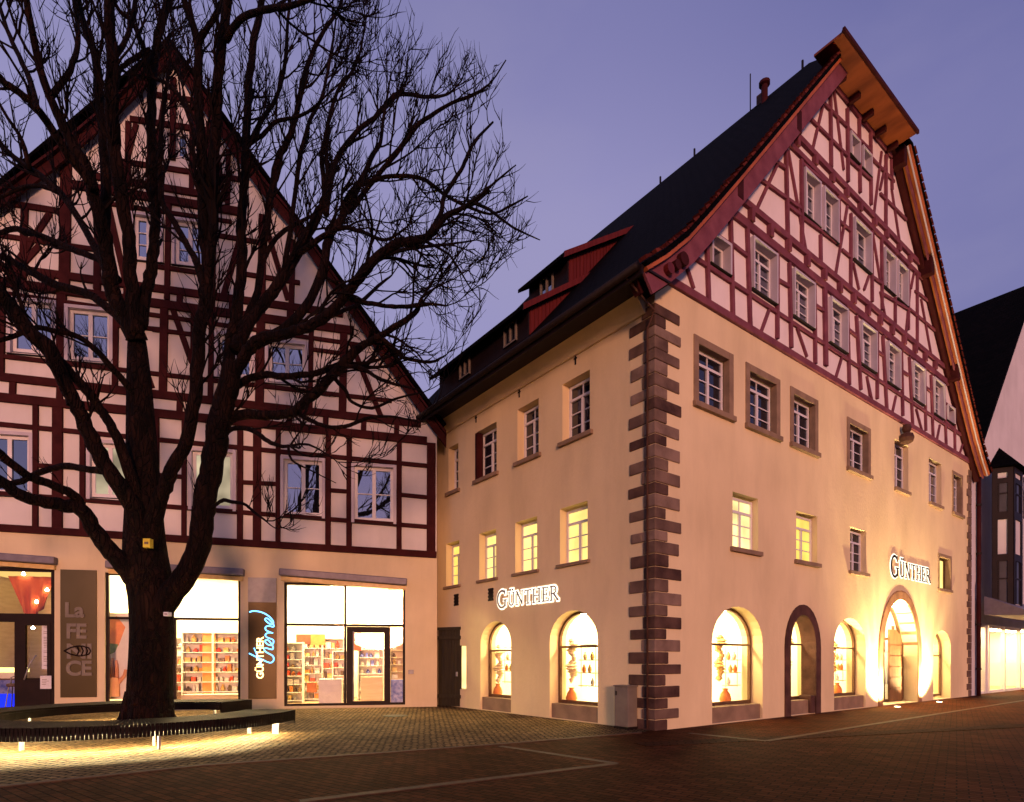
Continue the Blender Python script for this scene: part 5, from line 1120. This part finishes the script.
for k in range(7):
    a = A0 + R(8) + (A1 - A0 - R(13)) * k / 6; g = MB(); c, s_ = math.cos(a), math.sin(a)
    for rr_ in (RO - .30,):
        v = Vector((c, s_, 0)) * rr_; t_ = Vector((-s_, c, 0)) * .018; r_ = Vector((c, s_, 0)) * .07; p = [v - r_ - t_, v + r_ - t_, v + r_ + t_, v - r_ + t_]; g.hexa([(q.x, q.y, 0) for q in p] + [(q.x, q.y, .36) for q in p])
    lg = g.build('leg', 'metal_grey', bn)
    g = MB(); v = Vector((c, s_, 0)) * (RI + .2); p = [v - r_ * .5 - t_, v + r_ * .5 - t_, v + r_ * .5 + t_, v - r_ * .5 + t_]; g.hexa([(q.x, q.y, 0) for q in p] + [(q.x, q.y, .36) for q in p]); g.build('leg', 'metal_grey', bn)
for a in (A0, A1):
    g = MB(); c, s_ = math.cos(a), math.sin(a); t_ = Vector((-s_, c, 0)) * .02; p = [Vector((c, s_, 0)) * RI - t_, Vector((c, s_, 0)) * RO - t_, Vector((c, s_, 0)) * RO + t_, Vector((c, s_, 0)) * RI + t_]
    g.hexa([(q.x, q.y, .2) for q in p] + [(q.x, q.y, .502) for q in p]); g.build('end_board', 'bench_wood', bn)

# ================================================================== THE TREE
TD = 13.0
tree = thing('bare_tree', 'large bare leafless tree with many spreading limbs inside the ring bench', 'tree', ((148 - CX) / FPX * TD, TD, 0), 0)
TO = Vector(tree.location)
rt = random.Random(21)
def tp_(px, py, dep): return Vector(((px - CX) / FPX * dep, dep, EYE + (HY - py) / FPX * dep)) - TO
# limbs: (image path, thickness there in px at start and end, depth leaned towards (-) or away (+) by the end)
LIMBS = [
 ([(150, 742), (150, 715), (150, 690), (151, 660), (152, 630), (151, 600), (148, 575), (145, 550), (144, 520), (143, 480), (141, 430), (139, 380), (137, 340)], [54, 50, 47, 45, 45, 46, 48, 45, 40, 35, 30, 25, 18], 0, .3),
 ([(146, 590), (128, 570), (112, 552), (96, 533), (81, 509), (65, 506), (51, 503), (25, 497), (0, 481), (-40, 455)], [30, 25, 22, 20, 18, 17, 16, 15, 14, 10], 0, -1.6),
 ([(84, 513), (76, 497), (58, 487), (40, 481), (25, 474), (0, 454), (-30, 430)], [13, 12, 11, 11, 11, 11, 8], -.6, -2.4),
 ([(143, 540), (129, 499), (109, 471), (96, 447), (86, 426), (76, 405), (68, 390), (51, 351), (29, 331), (8, 305), (-8, 285), (-40, 240)], [26, 22, 20, 20, 19, 18, 18, 19, 18, 17, 16, 10], 0, -2.0),
 ([(109, 471), (91, 470), (63, 466), (38, 473), (15, 483), (-20, 488)], [9, 9, 8, 8, 8, 5], -.3, .8),
 ([(141, 520), (132, 481), (119, 441), (108, 420), (101, 410), (86, 390), (61, 361), (40, 340), (25, 318)], [16, 15, 13, 12, 12, 12, 11, 10, 8], 0, -1.2),
 ([(139, 400), (119, 376), (101, 356), (86, 341), (70, 334), (51, 330), (35, 328), (15, 336), (-10, 343)], [9, 8, 8, 7, 7, 7, 6, 6, 4], .1, -1.5),
 ([(133, 330), (109, 309), (89, 294), (58, 286), (40, 277), (25, 268), (0, 256), (-30, 246)], [12, 11, 10, 10, 10, 9, 8, 6], .2, 1.3),
 ([(118, 280), (101, 261), (88, 255), (76, 251), (58, 243), (38, 235), (15, 229), (0, 233), (-30, 240)], [9, 8, 8, 8, 7, 7, 7, 6, 4], .2, 1.8),
 ([(137, 340), (129, 322), (118, 305), (112, 289), (107, 251), (101, 220), (94, 196), (86, 165), (74, 148), (60, 120), (50, 96), (40, 66), (28, 12), (18, -60), (5, -140)], [24, 21, 20, 19, 18, 16, 15, 14, 13, 11, 10, 9, 8, 6, 3], .2, -2.0),
 ([(94, 190), (80, 168), (68, 154), (40, 112), (18, 92), (0, 78), (-40, 30), (-80, -40)], [12, 12, 11, 10, 9, 9, 7, 3], -.6, -3.0),
 ([(104, 235), (106, 190), (104, 140), (100, 100), (96, 60), (86, 30), (78, 0), (68, -80), (60, -150)], [13, 12, 12, 11, 10, 9, 8, 6, 3], 0, 1.2),
 ([(137, 335), (133, 300), (130, 260), (127, 225), (120, 180), (114, 140), (112, 110), (112, 60), (108, 0), (104, -80), (104, -160)], [18, 17, 16, 16, 16, 16, 16, 15, 12, 8, 4], .1, -1.0),
 ([(140, 325), (145, 295), (150, 276), (154, 250), (155, 225), (155, 195), (153, 160), (151, 130), (152, 100), (152, 74), (158, 36), (168, 0), (176, -70), (182, -140)], [15, 14, 14, 13, 12, 12, 12, 11, 11, 11, 10, 9, 6, 3], .1, 2.0),
 ([(153, 90), (146, 60), (144, 48), (132, 22), (116, 6), (100, -40)], [7, 7, 6, 6, 5, 3], 1.2, .4),
 ([(150, 50), (132, 60), (120, 70), (118, 84), (112, 100)], [6, 6, 5, 4, 3], 1.2, 1.8),
 ([(146, 560), (157, 507), (165, 487), (175, 464), (188, 438), (195, 400), (197, 370), (200, 327), (206, 300), (207, 263), (204, 230), (203, 200), (203, 165), (200, 120), (198, 80), (197, 40), (184, 0), (176, -60), (172, -130)], [26, 20, 18, 17, 16, 16, 16, 16, 17, 15, 14, 14, 13, 12, 11, 10, 8, 6, 3], 0, -.8),
 ([(204, 290), (198, 266), (190, 250), (183, 238), (172, 218), (162, 200), (160, 150), (164, 105), (170, 60)], [9, 9, 8, 8, 8, 7, 6, 5, 4], -.3, 1.2),
 ([(198, 44), (206, 30), (216, 14), (222, 0), (232, -50)], [7, 7, 7, 6, 4], -.6, -1.4),
 ([(160, 610), (178, 585), (190, 568), (200, 540), (203, 515), (207, 490), (212, 465), (216, 443), (219, 425), (223, 405), (227, 390), (234, 365)], [30, 30, 29, 28, 28, 28, 28, 28, 28, 27, 26, 23], 0, -.5),
 ([(226, 395), (230, 350), (234, 327), (238, 300), (241, 276), (242, 250), (241, 225), (244, 190), (246, 150), (248, 90), (251, 65), (254, 40), (262, 0), (270, -60), (276, -120)], [17, 15, 15, 14, 13, 13, 12, 11, 10, 10, 9, 9, 8, 5, 3], -.3, 1.8),
 ([(214, 230), (214, 190), (214, 160), (217, 120), (218, 80), (224, 30), (228, 0), (236, -70), (240, -140)], [11, 12, 13, 13, 13, 12, 11, 7, 3], -.4, -1.8),
 ([(206, 285), (210, 260), (214, 225)], [12, 12, 11], -.3, -.5),
 ([(226, 40), (240, 20), (262, 10), (290, 6), (320, -4)], [8, 8, 8, 7, 4], -1.2, -2.6),
 ([(231, 375), (241, 362), (250, 348), (262, 338), (278, 336), (295, 331), (310, 326), (326, 316), (338, 304), (350, 290), (360, 277), (371, 264), (383, 253), (395, 245), (411, 241), (426, 238), (436, 229), (444, 218), (458, 210), (474, 203), (490, 190)], [16, 15, 15, 14, 14, 13, 13, 13, 12, 12, 12, 12, 12, 12, 11, 10, 9, 8, 6, 5, 2], -.4, -2.4),
 ([(234, 350), (250, 321), (265, 302), (280, 282), (296, 256), (310, 230), (318, 215), (325, 196), (328, 175)], [15, 14, 14, 14, 13, 12, 11, 9, 7], -.3, .9),
 ([(240, 330), (255, 300), (262, 262), (268, 215), (278, 160), (286, 145), (292, 130), (297, 112), (300, 96), (308, 64), (324, 30), (338, 10), (352, -30)], [10, 9, 9, 9, 9, 8, 8, 7, 7, 6, 5, 4, 2], -.2, 2.6),
 ([(283, 278), (292, 220), (300, 158), (306, 135), (310, 120), (322, 96), (330, 60), (336, 20)], [7, 6, 6, 5, 5, 4, 4, 2], .2, 1.9),
 ([(325, 196), (322, 156), (326, 135), (332, 108), (340, 86), (352, 72), (360, 52), (366, 20)], [6, 6, 5, 5, 4, 4, 3, 2], .8, 2.4),
 ([(255, 345), (283, 330), (310, 300), (322, 270), (329, 239), (340, 222), (347, 209), (353, 199), (365, 172), (372, 156), (380, 143), (384, 116), (390, 80)], [12, 12, 11, 11, 11, 10, 9, 8, 7, 6, 5, 4, 2], -.3, .6),
 ([(340, 224), (346, 200), (355, 188), (365, 183), (385, 177), (407, 176), (423, 179), (434, 186), (445, 195), (456, 201), (466, 206), (490, 214), (510, 206), (528, 196)], [6, 6, 6, 6, 5, 5, 5, 5, 4, 4, 4, 3, 3, 1.5], .2, -1.0),
 ([(326, 215), (332, 175), (340, 154), (358, 130), (374, 118), (394, 96), (407, 94), (430, 97), (448, 94), (462, 80)], [7, 7, 7, 6, 6, 6, 5, 4, 3, 1.5], .5, 2.0),
 ([(347, 212), (353, 208), (370, 185), (396, 154), (416, 127), (430, 116), (452, 103), (475, 94), (484, 88), (493, 80), (506, 60)], [7, 7, 6, 6, 6, 5, 4, 4, 3, 2, 1.5], .4, -.9),
 ([(426, 238), (440, 215), (445, 195), (461, 170), (468, 155), (475, 141), (493, 122)], [7, 6, 6, 5, 5, 4, 2.5], -2.0, -1.2),
 ([(436, 229), (450, 214), (463, 208), (484, 192), (500, 178), (516, 165)], [5, 5, 5, 4, 3, 1.5], -2.1, -3.0),
 ([(474, 203), (490, 210), (508, 224), (522, 232), (540, 240)], [4, 4, 3, 2.5, 1.2], -2.3, -2.8),
 ([(371, 264), (395, 252), (430, 246), (450, 244), (476, 240)], [5, 5, 4, 3, 1.5], -1.5, -.6),
 ([(216, 440), (225, 422), (237, 415), (260, 415), (282, 415), (295, 411), (305, 402), (318, 392), (326, 382), (340, 368), (353, 354), (366, 344), (380, 336), (398, 325), (413, 315), (419, 306), (422, 298)], [15, 14, 13, 12, 12, 12, 12, 12, 12, 13, 12, 9, 8, 8, 7, 6, 4], -.1, -1.6),
 ([(222, 398), (230, 391), (246, 380), (262, 375), (282, 376), (300, 375), (312, 374), (325, 370), (336, 366), (344, 363)], [10, 9, 9, 9, 9, 8, 8, 8, 8, 8], -.1, -.9),
 ([(295, 412), (310, 420), (325, 426), (338, 427), (350, 425), (362, 420), (375, 417), (395, 417), (419, 422)], [6, 6, 5, 5, 5, 5, 4, 3, 2], -.5, -1.8),
 ([(217, 440), (230, 430), (242, 428), (255, 432), (268, 441), (280, 446), (290, 446)], [6, 6, 6, 6, 6, 5, 4], -.1, -1.3),
 ([(288, 446), (305, 444), (320, 450), (338, 462)], [3, 3, 2.5, 1.2], -1.3, -2.0),
 ([(288, 446), (292, 460), (310, 470), (336, 483)], [4, 3, 2, 1], -1.3, -1.6),
 ([(206, 512), (215, 505), (224, 500), (232, 502), (244, 504), (254, 512), (266, 521)], [5, 5, 5, 5, 4, 4, 2.5], -.2, -1.2),
 ([(340, 296), (350, 299), (368, 303), (386, 306), (403, 307), (420, 305), (432, 304), (446, 306)], [6, 6, 6, 5, 5, 6, 4, 2], -1.0, -1.9),
 ([(322, 320), (340, 312), (360, 303), (378, 286), (392, 275)], [5, 5, 5, 4, 2], -.9, .4),
 ([(380, 338), (396, 350), (404, 358), (430, 362), (446, 355)], [6, 6, 5, 4, 2], -1.3, -.6),
 ([(344, 366), (362, 368), (378, 378), (395, 384), (420, 390)], [6, 5, 5, 4, 2], -1.0, -1.9),
 ([(334, 378), (345, 390), (352, 402), (372, 408), (398, 398), (424, 392)], [5, 5, 4, 4, 3, 1.5], -.9, .2),
 ([(296, 256), (318, 240), (341, 228), (362, 232), (386, 240), (408, 226)], [7, 7, 6, 5, 4, 2], .3, -.8),
 ([(262, 262), (276, 238), (296, 224), (320, 212)], [6, 6, 5, 3], .3, 1.4),
 ([(246, 150), (262, 120), (275, 100), (284, 70), (288, 20), (294, -30)], [6, 6, 5, 5, 4, 2], 1.0, 2.2),
 ([(248, 145), (262, 135), (276, 122), (292, 118), (308, 112), (326, 96)], [5, 5, 5, 4, 4, 2], 1.1, .2),
 ([(204, 165), (190, 120), (182, 100), (168, 84), (152, 78)], [6, 6, 5, 5, 4], -.4, .7),
 ([(38, 110), (30, 80), (16, 50), (4, 20), (-10, -30)], [7, 7, 6, 5, 3], -1.6, -.4),
 ([(50, 98), (70, 70), (78, 40), (74, 0), (66, -50)], [7, 7, 6, 5, 3], -.9, .8),
 ([(110, 280), (92, 242), (66, 200), (44, 178), (20, 162), (-6, 140), (-40, 118)], [9, 9, 8, 8, 7, 6, 4], -.2, 1.9),
 ([(58, 192), (40, 186), (22, 188), (0, 198), (-24, 214)], [6, 5, 5, 4, 3], .7, 1.4),
 ([(30, 170), (22, 140), (8, 118), (-8, 90)], [6, 5, 4, 3], .9, .3),
 ([(112, 60), (126, 40), (134, 10), (140, -40)], [7, 6, 6, 3], -.5, .8),
]
def catmull(P, n):
    res = []
    for i in range(len(P) - 1):
        a, b, c, d = P[max(i - 1, 0)], P[i], P[i + 1], P[min(i + 2, len(P) - 1)]
        for k in range(n):
            t_ = k / n; res.append(.5 * ((2 * b) + (c - a) * t_ + (2 * a - 5 * b + 4 * c - d) * t_ * t_ + (3 * b - a - 3 * c + d) * t_ ** 3))
    return res + [P[-1]]
trunk = MB(); crown = MB(); limbs3 = []
for li, (path, th, o0, o1) in enumerate(LIMBS):
    n = len(path); P = []; RD = []
    tot = [0]
    for i in range(1, n): tot.append(tot[-1] + math.hypot(path[i][0] - path[i - 1][0], path[i][1] - path[i - 1][1]))
    for i, (x, y) in enumerate(path):
        dep = TD + o0 + (o1 - o0) * tot[i] / tot[-1]; P.append(tp_(x, y, dep)); RD.append(th[i] * (.88 if li == 0 else .76 if i else .86) / 2 / FPX * dep)
    k = 4; Q = catmull(P, k); rads = []
    for i in range(len(Q)):
        f = i / k; a = min(int(f), n - 2); rads.append(RD[a] + (RD[a + 1] - RD[a]) * (f - a))
    for i in range(1, len(Q) - 1):
        if li == 0: break
        r = rads[i]; Q[i] = Q[i] + Vector((rt.uniform(-1, 1), rt.uniform(-1, 1), rt.uniform(-1, 1))) * min(.022, r * .16); rads[i] *= rt.uniform(.97, 1.04)
    big = rads[0] > .05
    (trunk if big else crown).tube(Q, rads, 14 if rads[0] > .4 else (9 if big else 6))
    limbs3.append((Q, rads))
# root flare
for a in range(7):
    an = a * .9 + .2; v = Vector((math.cos(an), math.sin(an), 0)); trunk.tube([v * .28 + Vector((0, 0, .9)), v * .37 + Vector((0, 0, .35)), v * .62 + Vector((0, 0, -.06))], [.16, .18, .15], 8)
HULL = [(-200, 470), (0, 415), (30, 450), (60, 508), (90, 505), (130, 500), (165, 520), (200, 538), (240, 546), (270, 520), (300, 500), (340, 478), (370, 452), (400, 446), (430, 440), (460, 400), (500, 350), (560, 300)]
def hullx(y):
    for (a, xa), (b, xb) in zip(HULL, HULL[1:]):
        if a <= y <= b: return xa + (xb - xa) * (y - a) / (b - a)
    return 300
def pix(p): q = p + TO; return CX + FPX * q.x / q.y, HY - FPX * (q.z - EYE) / q.y
UPV = Vector((0, 0, 1))
ntw = [0]
def twig(p, d, L, r, lev, droop):
    ns = 6 if lev < 2 else 4
    if lev == 3: ns = 2
    pts = [p]; rad = [r]; q = p; step = L / ns; dd = d.normalized()
    x, y = pix(p)
    if x < -70 or y < -160: return
    for i in range(ns):
        dd = (dd + Vector((rt.gauss(0, .12), rt.gauss(0, .12), rt.gauss(0, .11))) + UPV * (.13 if not droop or i > ns * .55 else -.15)).normalized(); q = q + dd * step; pts.append(q); rad.append(r * (1 - .76 * (i + 1) / ns))
    ex_, ey_ = pix(q)
    if ex_ > hullx(ey_) + rt.uniform(-22, 14): return
    ntw[0] += 1
    crown.tube(pts, rad, 5 if lev == 0 else (4 if lev == 1 else 3), caps=False)
    if lev >= 2: return
    nchild = {0: 6, 1: 3}[lev]
    for k in range(nchild):
        f = rt.uniform(.25, 1.0); i = min(int(f * ns), ns - 1); a = pts[i].lerp(pts[i + 1], f * ns - i); dr = (pts[i + 1] - pts[i]).normalized()
        sd_ = dr.cross(Vector((rt.gauss(0, 1), rt.gauss(0, 1), rt.gauss(0, 1))))
        if sd_.length < 1e-4: continue
        nd = (dr * rt.uniform(.8, 1.2) + sd_.normalized() * rt.uniform(.4, .8) + UPV * .14).normalized()
        twig(a, nd, L * rt.uniform(.42, .72), max(r * (1 - .62 * f) * rt.uniform(.66, .88), .0108), lev + 1, droop and rt.random() < .6)
for li, (Q, rads) in enumerate(limbs3):
    if li == 0: continue
    acc = 0
    for i in range(1, len(Q)):
        seg = (Q[i] - Q[i - 1]); acc += seg.length; x, y = pix(Q[i])
        if i < len(Q) * .18: acc = 0; continue
        dens = .50 if y < 300 else (.50 if y < 430 else 1.1)
        if x > 330 and y < 260: dens *= .8
        while acc > dens:
            acc -= dens * rt.uniform(.6, 1.4)
            dr = seg.normalized(); sd_ = dr.cross(Vector((rt.gauss(0, 1), rt.gauss(0, .8), rt.gauss(0, 1))))
            if sd_.length < 1e-4: continue
            nd = (dr * rt.uniform(.6, 1.1) + sd_.normalized() * rt.uniform(.45, .9) + UPV * .2).normalized()
            Lb = rt.uniform(.6, 2.1) * (1 if y < 330 else .7 if y < 430 else .45); r0 = min(rads[i] * .5, rt.uniform(.022, .042)) if y < 430 else min(rads[i] * .4, .014)
            twig(Q[i], nd, Lb, max(r0, .009), 0 if Lb > .8 and y < 430 else 1, x > 300 and y > 210)
    # the limb's own tip keeps growing
    if rads[-1] < .09:
        for k in range(3):
            dr = (Q[-1] - Q[-3]).normalized(); twig(Q[-1], dr + Vector((rt.gauss(0, .35), rt.gauss(0, .35), rt.gauss(0, .35))), rt.uniform(.7, 1.6), max(rads[-1] * .8, .011), 0, False)
print('twigs', ntw[0], len(crown.f))
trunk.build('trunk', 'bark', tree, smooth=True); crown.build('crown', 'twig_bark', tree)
for (px, py, wpx, hpx, mat, lab) in ((146.5, 543, 7, 9, 'yellow_plate', 'small yellow plate nailed to the tree above the fork'), (166, 614, 5, 4, 'paper', 'tiny white number tag on the trunk')):
    dep = TD - (.40 if py < 600 else .36); w_, h_ = wpx / FPX * dep / 2, hpx / FPX * dep / 2
    g = MB(); g.box(-w_, w_, -.006, .12, -h_, h_); o = g.build('tree_tag', mat, bevel=.004); o.location = tp_(px, py, dep) + TO; tag(o, lab, 'tag')
    g = MB(); g.box(-w_ * .6, w_ * .6, -.009, -.0065, -h_ * .3, h_ * .25); g.build('print', 'goods_dark', o)

mh = ground(395, 716)
g = MB(); g.lathe([(.36, -.02), (.36, .010), (.33, .014), (.02, .014)], (0, 0, 0), 28); o = g.build('manhole_cover', 'metal_dark'); o.location = mh; tag(o, 'dark round manhole cover in the cobbles in front of the glass door', 'manhole cover')
